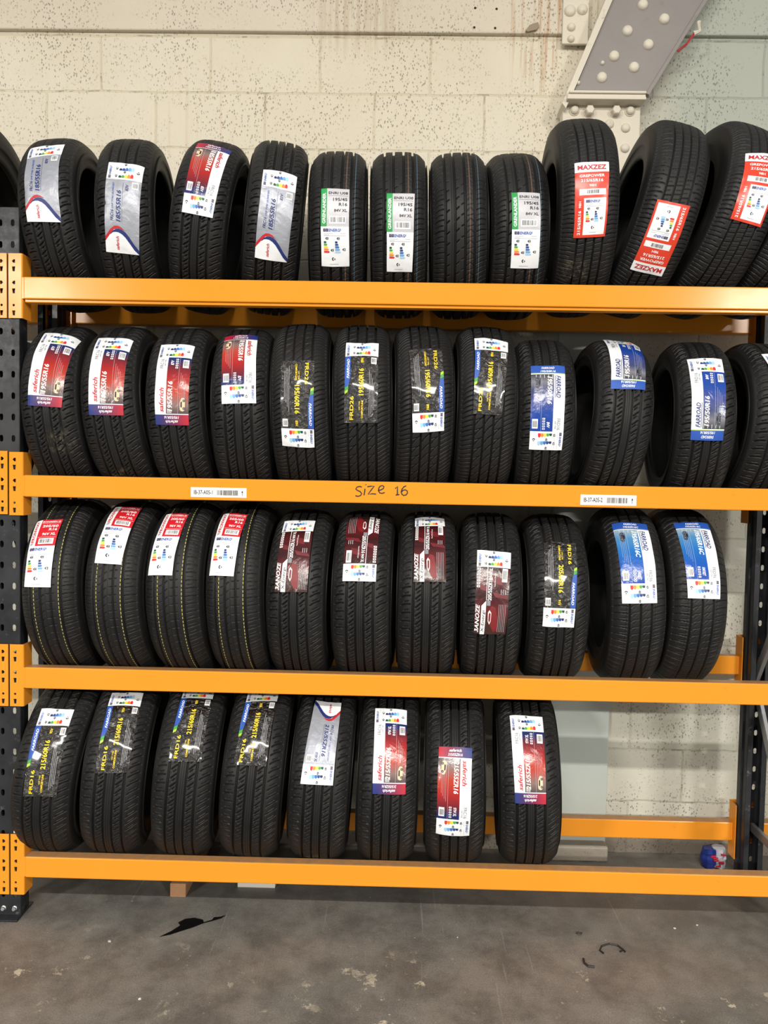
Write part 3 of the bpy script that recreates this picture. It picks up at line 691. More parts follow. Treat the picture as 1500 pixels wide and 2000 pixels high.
        m.rect(W_*.35, L_*.60, W_*.46, L_*.66, INK_G, 2)
        # red sports car with pale headlamp ring
        P = [(.42, .72), (.50, .66), (.62, .68), (.70, .80), (.72, .95), (.60, .97), (.50, .90), (.42, .84)]
        m.put([(W_*a, L_*b) for a, b in P], [tuple(range(len(P)))[::-1]], ink('car_red', (120, 26, 32)), 2)
        o_ = [(.40, .74), (.44, .71), (.50, .74), (.50, .84), (.46, .88), (.41, .84)]; i_ = [(.425, .755), (.45, .735), (.485, .755), (.485, .83), (.455, .86), (.425, .83)]
        m.put([(W_*a, L_*b) for a, b in o_+i_], [(i, 6+i, 6+(i+1) % 6, (i+1) % 6) for i in range(6)], INK_W, 3)
        for k in range(5): m.rect(W_*(.72+.05*k), L_*.64, W_*(.728+.05*k), L_*.97, INK_LG, 3)
        for k in range(3): m.rect(W_*(.76+.06*k), L_*.47, W_*(.775+.06*k), L_*.53, INK_LG, 3)
        barcode(m, W_*.77, y0+3, W_*.16, L_*.16, seed)
    elif kind == 'green':
        W_, L_ = 94, 256; y1 = L_*.495
        m.rect(0, 0, W_*.215, y1, GREEN, 0, 7); m.rect(W_*.215, 0, W_, y1, GREYP, 0, 7)
        m.text('GRENLANDER', W_*.165, y1*.93, W_*.105, INK_W, y1*.80, .035, up=True)
        m.put([(W_*.03, y1*.99), (W_*.10, y1*.90), (W_*.12, y1*.99)], [(2, 1, 0)], LEAF, 2)
        m.text('ENRI U08', W_*.95, L_*.080, L_*.034, INK_K, W_*.68, .02, align='R'); m.rect(W_*.25, L_*.10, W_*.96, L_*.103, INK_G, 3)
        m.text('195/45', W_*.93, L_*.170, L_*.040, INK_K, W_*.50, .025, align='R'); m.text('R16', W_*.93, L_*.235, L_*.040, INK_K, W_*.30, .025, align='R'); m.text('84V XL', W_*.93, L_*.310, L_*.035, INK_K, W_*.46, .025, align='R')
        barcode(m, W_*.30, L_*.365, W_*.58, L_*.095, seed)
        e.rect(0, y1, W_, L_, WHITE, 0, 7); e.aff(1, 0, 0, 1, 0, y1); energy(e, W_, L_-y1, 'CCB'); e.aff(1, 0, 0, 1, 0, 0)
    elif kind == 'max':
        W_, L_ = 110, 240
        m.rect(0, 0, W_, L_*.145, WHITE, 0, 7); m.rect(0, L_*.145, W_, L_, ORED, 0, 7)
        m.text('MAXZEZ', W_*.5, L_*.108, L_*.063, INK_R, W_*.84, .035, align='C')
        m.text('GREPOWER', W_*.5, L_*.215, L_*.036, INK_W, W_*.74, .03, align='C'); m.text('215/65R16', W_*.5, L_*.282, L_*.040, INK_W, W_*.66, .03, align='C'); m.text('98H', W_*.52, L_*.345, L_*.034, INK_W, W_*.20, .02, align='C')
        m.rect(W_*.13, L_*.375, W_*.92, L_*.455, WHITE, 1, 8); barcode(m, W_*.32, L_*.38, W_*.42, L_*.07, seed, False)
        m.text('215/65R16', W_*.185, L_*.965, W_*.085, INK_W, L_*.31, .03, up=True); m.text('98H', W_*.185, L_*.62, W_*.07, INK_W, L_*.085, .02, up=True)
        x0, ye = W_*.27, L_*.495
        e.rect(x0, ye, W_*.94, L_*.965, WHITE, 1, 7); e.aff(1, 0, 0, 1, x0, ye); energy(e, W_*.67, L_*.47, 'CCB'); e.aff(1, 0, 0, 1, 0, 0)
    elif kind == 'red':
        W_, L_ = 93, 264; y1 = L_*.445
        m.rect(0, 0, W_, y1+1, WHITE, 0, 7); m.rect(W_*.255, 0, W_, y1, RED_P, 1, 7)
        m.text('FRONWAY', W_*.18, y1*.86, W_*.115, INK_R, y1*.80, .03, up=True)
        for k in range(3): m.put([(W_*(.06), y1*(.90+.03*k)), (W_*.17, y1*(.87+.03*k)), (W_*.17, y1*(.885+.03*k)), (W_*.06, y1*(.915+.03*k))], [(3, 2, 1, 0)], INK_G if k else INK_R, 3)
        m.text('ECOGREEN 55', W_*.96, L_*.062, L_*.030, INK_W, W_*.66, .03, align='R'); m.rect(W_*.30, L_*.078, W_*.97, L_*.081, INK_W, 3)
        m.text('205/60', W_*.93, L_*.150, L_*.042, INK_W, W_*.58, .03, align='R'); m.text('R16', W_*.93, L_*.210, L_*.040, INK_W, W_*.30, .03, align='R'); m.text('96V XL', W_*.93, L_*.285, L_*.038, INK_W, W_*.50, .03, align='R')
        m.rect(W_*.30, L_*.315, W_*.97, L_*.318, INK_W, 3); barcode(m, W_*.36, L_*.335, W_*.55, L_*.085, seed)
        e.rect(0, y1, W_, L_, WHITE, 0, 7); e.aff(1, 0, 0, 1, 0, y1); energy(e, W_, L_-y1, 'CCB'); e.aff(1, 0, 0, 1, 0, 0)
    return W_, L_, m, e
TYRES = [
    (1, 'A', (185, 55), 0.0821, -0.0888, 0.0566, [(-0.052, 0.725), (0.06, 0.799), (0.052, -0.251), (-0.06, -0.226)], 'silver', 0),
    (1, 'A', (185, 55), 0.3312, -0.0293, 0.1062, [(-0.043, 0.459), (0.074, 0.427), (0.047, -0.577), (-0.063, -0.546)], 'silver', 0),
    (1, 'A', (185, 55), 0.6003, 0.1465, 0.0807, [(-0.055, 0.85), (0.064, 0.834), (0.054, -0.149), (-0.049, -0.145)], 'saf', 1),
    (1, 'A', (185, 55), 0.8346, 0.0881, 0.146, [(-0.047, 0.375), (0.067, 0.357), (0.061, -0.62), (-0.05, -0.61)], 'silver', 0),
    (1, 'C', (195, 45), 1.0773, 0.0038, 0.0272, [(-0.052, 0.25), (0.043, 0.254), (0.046, -0.626), (-0.049, -0.629)], 'green', 0),
    (1, 'C', (195, 45), 1.2963, -0.0191, -0.0017, [(-0.041, 0.208), (0.053, 0.2), (0.046, -0.686), (-0.041, -0.678)], 'green', 0),
    (1, 'C', (195, 45), 1.5109, -0.0347, -0.0297, None, None, 0),
    (1, 'C', (195, 45), 1.7089, -0.0329, 0.0069, [(-0.038, 0.236), (0.058, 0.23), (0.059, -0.627), (-0.036, -0.616)], 'green', 0),
    (1, 'E', (215, 65), 1.9402, -0.0188, -0.0362, [(-0.059, 0.244), (0.052, 0.25), (0.048, -0.448), (-0.055, -0.458)], 'max', 0),
    (1, 'E', (215, 65), 2.2004, 0.2394, 0.0172, [(-0.057, -0.141), (0.052, -0.127), (0.052, -0.814), (-0.058, -0.827)], 'max', 1),
    (1, 'E', (215, 65), 2.4284, 0.254, 0.0925, [(-0.061, 0.339), (0.058, 0.437), (0.053, -0.308), (-0.053, -0.315)], 'max', 0),
    (2, 'A', (195, 55), 0.0903, -0.0584, 0.0654, [(-0.038, 0.987), (0.088, 0.905), (0.053, -0.059), (-0.06, -0.021)], 'saf', 0),
    (2, 'A', (195, 55), 0.3157, -0.0835, -0.0044, [(-0.049, 0.908), (0.077, 0.842), (0.059, -0.141), (-0.057, -0.111)], 'saf', 0),
    (2, 'A', (195, 55), 0.5356, -0.0469, 0.011, [(-0.05, 0.776), (0.067, 0.757), (0.056, -0.227), (-0.056, -0.21)], 'saf', 0),
    (2, 'A', (195, 55), 0.7492, -0.0209, 0.0533, [(-0.065, 0.999), (0.052, 1.003), (0.061, 0.033), (-0.054, 0.024)], 'saf', 1),
    (2, 'B', (195, 60), 0.9628, -0.041, 0.0258, [(-0.058, 0.479), (0.055, 0.47), (0.047, -0.48), (-0.062, -0.457)], 'black', 1),
    (2, 'B', (195, 60), 1.1777, -0.0231, 0.0201, [(-0.055, 0.751), (0.057, 0.74), (0.052, -0.195), (-0.06, -0.193)], 'black', 0),
    (2, 'B', (195, 60), 1.3871, -0.0057, 0.0424, [(-0.057, 0.653), (0.055, 0.682), (0.062, -0.266), (-0.044, -0.287)], 'black', 1),
    (2, 'B', (195, 60), 1.6118, 0.0127, -0.0029, [(-0.048, 0.867), (0.069, 0.844), (0.042, -0.09), (-0.054, -0.081)], 'black', 0),
    (2, 'A', (195, 50), 1.8299, -0.0065, -0.0652, [(-0.055, 0.612), (0.06, 0.608), (0.051, -0.397), (-0.059, -0.391)], 'blue', 1),
    (2, 'A', (195, 50), 2.0713, 0.0751, 0.0173, [(-0.049, 1.332), (0.078, 1.331), (0.055, 0.324), (-0.061, 0.304)], 'blue', 0),
    (2, 'A', (195, 50), 2.3848, 0.0063, -0.1137, [(-0.059, 0.776), (0.056, 0.774), (0.049, -0.251), (-0.056, -0.249)], 'blue', 0),
    (2, 'A', (195, 50), 2.6079, 0.0585, -0.0079, [(-0.055, 0.88), (0.063, 0.864), (0.097, -0.146), (-0.018, -0.146)], 'blue', 0),
    (3, 'D', (205, 60), 0.1085, -0.0379, 0.0292, [(-0.076, 0.909), (0.02, 0.912), (0.019, 0.103), (-0.075, 0.112)], 'red', 0),
    (3, 'D', (205, 60), 0.3443, -0.0258, -0.0414, [(-0.052, 1.207), (0.052, 1.149), (0.043, 0.352), (-0.053, 0.374)], 'red', 0),
    (3, 'D', (205, 60), 0.5563, -0.0367, -0.0482, [(-0.059, 1.061), (0.025, 1.043), (0.01, 0.252), (-0.081, 0.26)], 'red', 0),
    (3, 'D', (205, 60), 0.7619, -0.0249, -0.0376, [(-0.067, 1.108), (0.025, 1.051), (0.01, 0.257), (-0.079, 0.27)], 'red', 0),
    (3, 'A', (205, 55), 0.9736, 0.0058, -0.0379, [(-0.065, 1.075), (0.046, 1.093), (0.047, 0.151), (-0.066, 0.143)], 'zan', 0),
    (3, 'A', (205, 55), 1.2016, -0.0001, -0.0437, [(-0.064, 1.207), (0.055, 1.19), (0.053, 0.28), (-0.061, 0.276)], 'zan', 1),
    (3, 'A', (205, 55), 1.4268, 0.0031, -0.037, [(-0.048, 1.203), (0.058, 1.24), (0.064, 0.291), (-0.047, 0.284)], 'zan', 0),
    (3, 'A', (205, 55), 1.6558, -0.0022, -0.0523, [(-0.053, 0.67), (0.063, 0.647), (0.045, -0.271), (-0.063, -0.27)], 'zan', 0),
    (3, 'A', (205, 55), 1.8853, -0.0069, -0.0444, [(-0.05, 0.808), (0.061, 0.793), (0.043, -0.173), (-0.062, -0.169)], 'black', 1),
    (3, 'F', (195, 65), 2.1578, -0.0248, -0.0702, [(-0.067, 1.012), (0.052, 0.992), (0.053, 0.057), (-0.061, 0.049)], 'blue2', 1),
    (3, 'F', (195, 65), 2.3567, 0.007, -0.0494, [(-0.06, 1.033), (0.06, 1.032), (0.057, 0.116), (-0.05, 0.115)], 'blue2', 1),
    (4, 'A', (215, 60), 0.0698, 0.1185, 0.0644, [(-0.061, 0.868), (0.05, 0.903), (0.066, -0.016), (-0.046, -0.045)], 'black', 0),
    (4, 'A', (215, 60), 0.2913, 0.0826, 0.1348, [(-0.056, 1.125), (0.055, 1.143), (0.059, 0.237), (-0.051, 0.212)], 'black', 0),
    (4, 'A', (215, 60), 0.5512, 0.0802, 0.1003, [(-0.05, 1.249), (0.06, 1.28), (0.056, 0.363), (-0.056, 0.347)], 'black', 0),
    (4, 'A', (215, 60), 0.8023, 0.0769, 0.0561, [(-0.056, 1.213), (0.054, 1.268), (0.045, 0.335), (-0.066, 0.328)], 'black', 0),
    (4, 'A', (215, 55), 1.0503, 0.0553, 0.0141, [(-0.045, 1.164), (0.051, 1.154), (0.048, 0.199), (-0.064, 0.191)], 'silver', 1),
    (4, 'A', (215, 55), 1.2971, 0.0222, -0.0142, [(-0.057, 1.077), (0.058, 1.07), (0.063, 0.124), (-0.05, 0.112)], 'saf', 0),
    (4, 'A', (215, 55), 1.5452, -0.0103, -0.0586, [(-0.057, 0.618), (0.058, 0.611), (0.051, -0.35), (-0.064, -0.341)], 'saf', 1),
    (4, 'A', (215, 55), 1.8152, -0.0333, -0.0853, [(-0.063, 1.015), (0.053, 1.001), (0.049, 0.047), (-0.055, 0.048)], 'saf', 0),
]
# ------------------------------------------------------------------ tyres
DR = np.array([(0, 0), (.06, .10), (.12, .5), (.18, 1.2), (.24, 2.6), (.30, 5.2), (.36, 10.5), (.41, 18.5), (.445, 28), (.462, 36)])
def crown(v, W):                      # drop of the tread surface in metres, v in metres
    return np.interp(np.abs(v)/W, DR[:, 0], DR[:, 1])/1000*(W/.20)
def smooth_crown(v, W):
    a = 0
    for d, k in ((-.012, 1), (-.006, 2), (0, 3), (.006, 2), (.012, 1)): a = a+k*crown(v+d*W/.2, W)
    return a/9
def smst(x): x = np.clip(x, 0, 1); return x*x*(3-2*x)
def pattern(kind, W, R):
    """grooves [(centre mm, half width mm)], sipes [(v0,v1,u0,slope,width,depth,bow)], pitch, lines"""
    k = W*1000/205.
    if kind == 'A':
        g = [(-45*k, 3.6), (-14.5*k, 3.0), (12.5*k, 3.0), (43.5*k, 3.6)]; p = 30.
        s = [(-38*k, -19*k, 0, .85, 3.4, 6, 0), (-39*k, -18*k, 12, .85, 1.2, 2.5, 5), (-31*k, -22*k, 21, 1.0, 3.0, 5, 0), (18*k, 38*k, 3, .85, 3.4, 6, 0), (17*k, 38*k, 15, .85, 1.2, 2.5, 5), (20*k, 30*k, 24, 1.0, 3.0, 5, 0),
             (-86*k, -54*k, 4, .25, 3.2, 6, 3), (-76*k, -60*k, 19, .32, 2.4, 4, 0), (54*k, 88*k, 0, .46, 3.2, 6, 3), (62*k, 80*k, 16, .46, 2.6, 4.5, 0)]
        thin = [(-4*k, .7), (3*k, .7)]; L = []
    elif kind == 'B':
        g = [(-48*k, 3.2), (-16*k, 2.8), (16*k, 2.8), (47*k, 3.4)]; p = 34.
        s = [(-46*k, -17*k, 0, 1.15, 3.0, 5, 4), (-14*k, 15*k, 8, 1.15, 3.2, 5, 4), (18*k, 46*k, 2, 1.15, 3.0, 5, 4), (-44*k, -30*k, 20, .5, 2, 3, 0), (20*k, 32*k, 22, .5, 2, 3, 0),
             (-90*k, -51*k, 4, .45, 2.6, 4.5, 3), (-88*k, -51*k, 21, .45, 2.6, 4.5, 3), (51*k, 90*k, 0, .38, 2.6, 4.5, 3), (51*k, 90*k, 17, .38, 2.2, 4, 3)]
        thin = [(-56*k, .9)]; L = []
    elif kind == 'C':
        g = [(-52*k, 3.6), (-19*k, 3.6), (17*k, 3.6), (50*k, 3.6)]; p = 36.
        s = [(-48*k, -38*k, 0, .8, 3, 5, 0), (-15*k, -4*k, 8, .9, 3, 5, 0), (3*k, 14*k, 24, .6, 2.6, 4, 0), (20*k, 34*k, 0, 1.0, 1.8, 3.5, 0), (34*k, 47*k, 14, -1.0, 1.8, 3.5, 0), (22*k, 46*k, 22, .25, 1.4, 3, 0),
             (-92*k, -56*k, 0, .32, 2.4, 4.5, 4), (-90*k, -60*k, 18, .32, 1.8, 4, 4), (55*k, 92*k, 6, .2, 2.4, 4.5, 4), (58*k, 88*k, 24, .2, 1.8, 4, 4)]
        thin = [(61*k, 1.0), (-30*k, .8)]; L = [(64*k, 1.3, 2, 0), (33*k, 1.8, 3, 0)]
    elif kind == 'D':
        g = [(-56*k, 3.8), (-20*k, 3.8), (17*k, 3.8), (50*k, 3.8)]; p = 28.
        s = [(-16*k, -6*k, 0, .9, 1.8, 3.5, 0), (2*k, 13*k, 10, .1, 1.8, 3.5, 0), (21*k, 30*k, 12, .1, 1.8, 3.5, 0), (-50*k, -44*k, 3, .1, 1.8, 3.5, 0), (-38*k, -25*k, 16, .4, 1.4, 2.5, 0),
             (-92*k, -62*k, 4, .05, 1.8, 4, 2), (-84*k, -66*k, 18, .05, 1.6, 3, 0), (54*k, 92*k, 8, .05, 2.0, 4, 2), (60*k, 80*k, 22, .05, 1.4, 3, 0)]
        thin = [(-2*k, .8)]; L = [(-42*k, 1.1, 1, .62), (43*k, 1.1, 1, .62)]
    elif kind == 'E':
        g = [(-42*k, 2.8), (-14*k, 2.8), (14*k, 2.8), (42*k, 2.8)]; p = 30.
        s = [(-39*k, -17*k, 0, .22, 1.8, 4, 0), (-11*k, 11*k, 8, .22, 1.6, 3.5, 0), (17*k, 39*k, 3, .22, 1.8, 4, 0), (-39*k, -24*k, 15, .22, 1.2, 3, 0), (-8*k, 11*k, 22, .22, 1.2, 3, 0), (17*k, 33*k, 18, .22, 1.2, 3, 0),
             (-92*k, -47*k, 4, .04, 2.4, 4.5, 3), (-92*k, -60*k, 19, .04, 2.0, 4, 3), (47*k, 92*k, 0, .04, 2.4, 4.5, 3), (60*k, 92*k, 15, .04, 2.0, 4, 3)]
        thin = []; L = []
    else:
        g = [(-38*k, 3.0), (0, 3.0), (38*k, 3.0)]; p = 26.
        s = [(-34*k, -20*k, 0, .8, 1.6, 3.5, 3), (-20*k, -5*k, 12, .3, 1.6, 3.5, -3), (5*k, 20*k, 6, .8, 1.6, 3.5, 3), (20*k, 34*k, 18, .3, 1.6, 3.5, -3), (-26*k, -14*k, 20, 1.2, 1.4, 3, 0), (12*k, 26*k, 0, 1.2, 1.4, 3, 0),
             (-92*k, -44*k, 3, .05, 2.4, 4.5, 4), (-70*k, -44*k, 16, .05, 1.4, 3, 0), (44*k, 92*k, 0, .12, 2.4, 4.5, 4), (44*k, 72*k, 13, .12, 1.4, 3, 0)]
        thin = [(-50*k, .9), (50*k, .9)]; L = []
    return g, s, p, thin, L
N_CIRC = 1280
def tyre_meshes(kind, W, R):
    g, s, p, thin, L = pattern(kind, W, R)
    g = [(c, hw+.45) for c, hw in g]
    vmax = .462*W*1000
    cols = set(np.round(np.arange(-vmax, vmax+.01, 2.0), 2).tolist())
    for c, hw in g+thin:
        cols -= {x for x in cols if abs(x-c) < hw+.9}
        for d in (-hw-.35, -hw+.35, 0, hw-.35, hw+.35): cols.add(round(c+d, 2))
    for c, hw, mi, du in L:
        cols -= {x for x in cols if abs(x-c) < hw+.5}
        cols |= {round(c-hw/1, 2), round(c+hw/1, 2)}
    v = np.array(sorted(cols)); nv = len(v)
    th = np.arange(N_CIRC)*2*math.pi/N_CIRC
    circ_ = 2*math.pi*R*1000; npitch = round(circ_/p); pp = circ_/npitch
    u = th*R*1000
    Vg, Ug = np.meshgrid(v, u)          # N_CIRC x nv
    dep = np.zeros_like(Vg)
    for c, hw in g: dep = np.maximum(dep, 11.5*(1-smst((np.abs(Vg-c)-(hw-.4))/.8)))
    for c, hw in thin: dep = np.maximum(dep, 1.6*(1-smst((np.abs(Vg-c)-(hw-.4))/.8)))
    for v0, v1, u0, sl, wd, d0, bow in s:
        t = (Vg-v0)/(v1-v0); uc = u0+sl*(Vg-v0)+bow*np.sin(np.clip(t, 0, 1)*math.pi)
        du = np.abs((Ug-uc+pp/2) % pp-pp/2)
        inside = smst((t+.04)/.12)*smst((1.04-t)/.12)
        dep = np.maximum(dep, 1.35*d0*inside*(1-smst((du-wd*.38)/(wd*.45))))
    r = R-smooth_crown(Vg/1000, W)-dep/1000
    T_ = th[:, None]
    X = Vg/1000; Y = -r*np.cos(T_); Z = r*np.sin(T_)+R
    V = np.stack([X, Y, Z], -1).reshape(-1, 3)
    i = np.arange(N_CIRC)[:, None]; j = np.arange(nv-1)[None, :]; i2 = (i+1) % N_CIRC
    Fq = np.stack([i*nv+j, i*nv+j+1, i2*nv+j+1, i2*nv+j], -1).reshape(-1, 4)
    mats = [RUBBER, YELLOW_LINE, BLUE_LINE, BROWN_LINE]
    mi = np.zeros((N_CIRC, nv-1), dtype=np.int32)
    vm = (v[:-1]+v[1:])/2
    for c, hw, m_, du in L:
        jj = np.where(np.abs(vm-c) < hw)[0]
        on = ((u/ (pp/2)) % 1 < du) if du else np.ones(N_CIRC, bool)
        mi[np.ix_(on, jj)] = m_
    tread = mesh_np('tread', V, [Fq], mats, mi.ravel(), True)
    # sidewalls with liner
    out = []
    for sg in (-1, 1):
        xs = vmax/1000; rs = R-float(smooth_crown(np.array([xs]), W)[0]); rb = .2032
        prof = [(xs-.004, rs+.0015), (xs, rs), (W*.482, R-.052*W/.2), (W*.492, R-.06*W/.2), (W*.500, rb+(R-rb)*.50), (W*.496, rb+(R-rb)*.36), (W*.492, rb+(R-rb)*.30), (W*.486, rb+(R-rb)*.295), (W*.470, rb+(R-rb)*.17), (W*.462, rb+(R-rb)*.13), (W*.463, rb+(R-rb)*.10), (W*.445, rb+.002), (W*.42, rb-.003), (W*.385, rb-.001), (W*.375, rb+.006), (W*.40, rb+.020), (W*.445, rb+(R-rb)*.42), (W*.44, rb+(R-rb)*.60), (W*.39, R-.040), (W*.30, R-.026), (W*.15, R-.020), (0, R-.018)]
        n = 160; a = np.arange(n)*2*math.pi/n; P = np.array(prof)
        V2 = np.stack([np.broadcast_to(sg*P[:, 0][None, :], (n, len(P))), -P[:, 1][None, :]*np.cos(a)[:, None], P[:, 1][None, :]*np.sin(a)[:, None]+R], -1).reshape(-1, 3)
        k = len(P); ii = np.arange(n)[:, None]; jj = np.arange(k-1)[None, :]; i3 = (ii+1) % n
        F2 = np.stack([ii*k+jj, i3*k+jj, i3*k+jj+1, ii*k+jj+1] if sg == -1 else [ii*k+jj, ii*k+jj+1, i3*k+jj+1, i3*k+jj], -1).reshape(-1, 4)
        out.append(mesh_np('sidewall', V2, [F2], [SIDE], None, True))
    return tread, out
_tm = {}
WF = {(185, 55): 1.08, (195, 45): 1.02, (195, 60): 1.06, (195, 55): 1.05, (195, 50): 1.05, (205, 55): 1.03, (205, 60): .99, (195, 65): 1.01, (215, 60): 1.02, (215, 55): 1.02, (215, 65): .95}
MUD = {38: (.0, -.95), 11: (.03, -.45), 12: (.0, -.92), 8: (-.04, -.80)}
def wr(x, y, ph, amp):
    return amp*(math.sin(x*.055+y*.021+ph)*.55+math.sin(y*.052-x*.035+ph*2.1)*.5+math.sin(x*.17+y*.06+ph*.7)*.14+.08*math.sin(y*.21-x*.1+ph*3))
def sticker_mesh(name, sh, W_, L_, cs, flip, W, R, seed, amp):
    """wrap a printed sheet on the tread: cs = (v, angle) of TL,TR,BR,BL as seen; flip = stuck upside down"""
    TL, TR, BR, BL = cs
    if flip: TL, TR, BR, BL = BR, BL, TL, TR
    ph = seed*1.7
    bm0 = bmesh.new(); vv0 = [bm0.verts.new(p) for p in sh.V]
    for fc, mi_ in zip(sh.F, sh.M):
        try: f_ = bm0.faces.new([vv0[k_] for k_ in fc]); f_.material_index = mi_
        except ValueError: pass
    bmesh.ops.triangulate(bm0, faces=[f_ for f_ in bm0.faces if len(f_.verts) > 4])
    for _ in range(4):
        es_ = [e_ for e_ in bm0.edges if e_.calc_length() > 6.5]
        if not es_: break
        bmesh.ops.subdivide_edges(bm0, edges=es_, cuts=1, use_grid_fill=False)
        bmesh.ops.triangulate(bm0, faces=[f_ for f_ in bm0.faces if len(f_.verts) > 4])
    bm0.verts.ensure_lookup_table(); bm0.verts.index_update()
    SV = [tuple(v_.co) for v_ in bm0.verts]; SF = [tuple(v_.index for v_ in f_.verts) for f_ in bm0.faces]; SM = [f_.material_index for f_ in bm0.faces]; bm0.free()
    pts = np.array(SV); s_ = pts[:, 0]/W_; t_ = pts[:, 1]/L_; lay = pts[:, 2]
    A = lambda k: (1-t_)*((1-s_)*TL[k]+s_*TR[k])+t_*((1-s_)*BL[k]+s_*BR[k])
    v, an = A(0), A(1)
    wv = np.array([wr(x, y, ph, amp) for x, y in pts[:, :2]])
    edge = np.minimum(np.minimum(s_, 1-s_), np.minimum(t_, 1-t_)); wv = wv*(1+1.2*np.clip(1-edge/.08, 0, 1))
    r = R-smooth_crown(v, W)+.0026+lay*.00030+wv/1000
    v = v+.0004*np.sin(t_*9+ph)
    V = np.stack([v, -r*np.cos(an), r*np.sin(an)+R], -1)
    me = bpy.data.meshes.new(name); me.from_pydata([tuple(map(float, p)) for p in V], [], SF)
    for m_ in sh.mats: me.materials.append(m_)
    me.polygons.foreach_set('material_index', SM); me.polygons.foreach_set('use_smooth', [True]*len(SF))
    uvl = me.uv_layers.new(name='UVMap'); li = np.empty(len(me.loops), dtype=np.int32); me.loops.foreach_get('vertex_index', li)
    uv = np.stack([s_, 1-t_], -1)
    if name == 'sticker': uv[:, 1] = np.clip((uv[:, 1]-.115)/.673, 0, 1)
    uvl.data.foreach_set('uv', uv[li].astype(np.float32).ravel()); me.update()
    # make the print face outwards
    bm = bmesh.new(); bm.from_mesh(me)
    for f in bm.faces:
        c = f.calc_center_median(); n = Vector((0, c.y, c.z-R))
        if f.normal.dot(n) < 0: f.normal_flip()
    bm.to_mesh(me); bm.free()
    return me
def support_z(W, R, M3):
    th = np.linspace(math.pi, 2*math.pi, 361); best = -9
    for vv in (0, .15, -.15, .3, -.3, .38, -.38, .44, -.44, .47, -.47):
        rr_ = R-(float(smooth_crown(np.array([vv*W]), W)[0]) if abs(vv) <= .462 else .042*W/.2)
        P = np.stack([np.full_like(th, vv*W), rr_*np.cos(th), rr_*np.sin(th)], 1) @ np.array(M3).T
        y = P[:, 1]+(D+TB)/2; m_ = ((y >= 0) & (y <= TB)) | ((y >= D) & (y <= D+TB))
        if m_.any(): best = max(best, -P[m_, 2].min())
    return best
def add_tyre(i, row, kind, nom, X, lean, yaw, cs, dsg, flip, label, group):
    W = nom[0]/1000.*WF[nom]; R = .2032+nom[0]*nom[1]/1e5
    key = (kind, nom)
    if key not in _tm: _tm[key] = tyre_meshes(kind, W, R)
    Rm = Matrix.Rotation(yaw, 3, 'Z') @ Matrix.Rotation(lean, 3, 'Y')
    zc = ZTOP[row]+support_z(W, R, Rm)+.0008
    c = Vector((X, (D+TB)/2, zc)); base = c-Rm @ Vector((0, 0, R))
    r = empty('tyre', base); r.rotation_euler = Rm.to_euler(); tag(r, label, 'tyre', group)
    tr, sw = _tm[key]
    to = link('tread', tr, r)
    if i in MUD:
        mv, ma = MUD[i]; to['mud'] = 1.0; to['mud_spot'] = [mv, -R*math.cos(ma), R+R*math.sin(ma)]
    link('sidewall', sw[0], r); link('sidewall', sw[1], r)
    if dsg:
        size = '%d/%d%sR16' % (nom[0], nom[1], 'Z' if (nom == (215, 55)) else '')
        model = {'A': 'FRC16', 'B': 'FRD26', 'F': 'FRD96'}.get(kind, '')
        if dsg in ('black', 'blue') and kind == 'A': model = 'FRD16'
        load = {(185, 55): '83V', (195, 55): '87V', (195, 60): '89H', (195, 50): '84V', (205, 55): '91V', (215, 60): '95V', (215, 55): '97W XL', (195, 65): '104/102T'}.get(nom, '')
        if dsg == 'blue2': size += 'C'
        W_, L_, m, e = design(dsg, size, load, model, i+3)
        # guard: sticker size stays real when a corner was hidden
        amp = {'black': 1.3, 'silver': 1.2, 'zan': .9}.get(dsg, .8)
        me = sticker_mesh('sticker', m, W_, L_, cs, flip, W, R, i, amp); so = link('sticker', me, r)
        so['label'] = {'silver': 'silver foil sticker', 'saf': 'red and white sticker', 'green': 'green and grey sticker', 'max': 'orange-red sticker', 'black': 'glossy black film sticker with yellow print', 'blue': 'blue and white sticker', 'blue2': 'sky blue and white sticker', 'red': 'red and white sticker', 'zan': 'maroon sticker with white print'}[dsg]
        me2 = sticker_mesh('energy_label', e, W_, L_, cs, flip, W, R, i, amp); eo = link('energy_label', me2, so); eo['label'] = 'white energy rating panel'
    return r
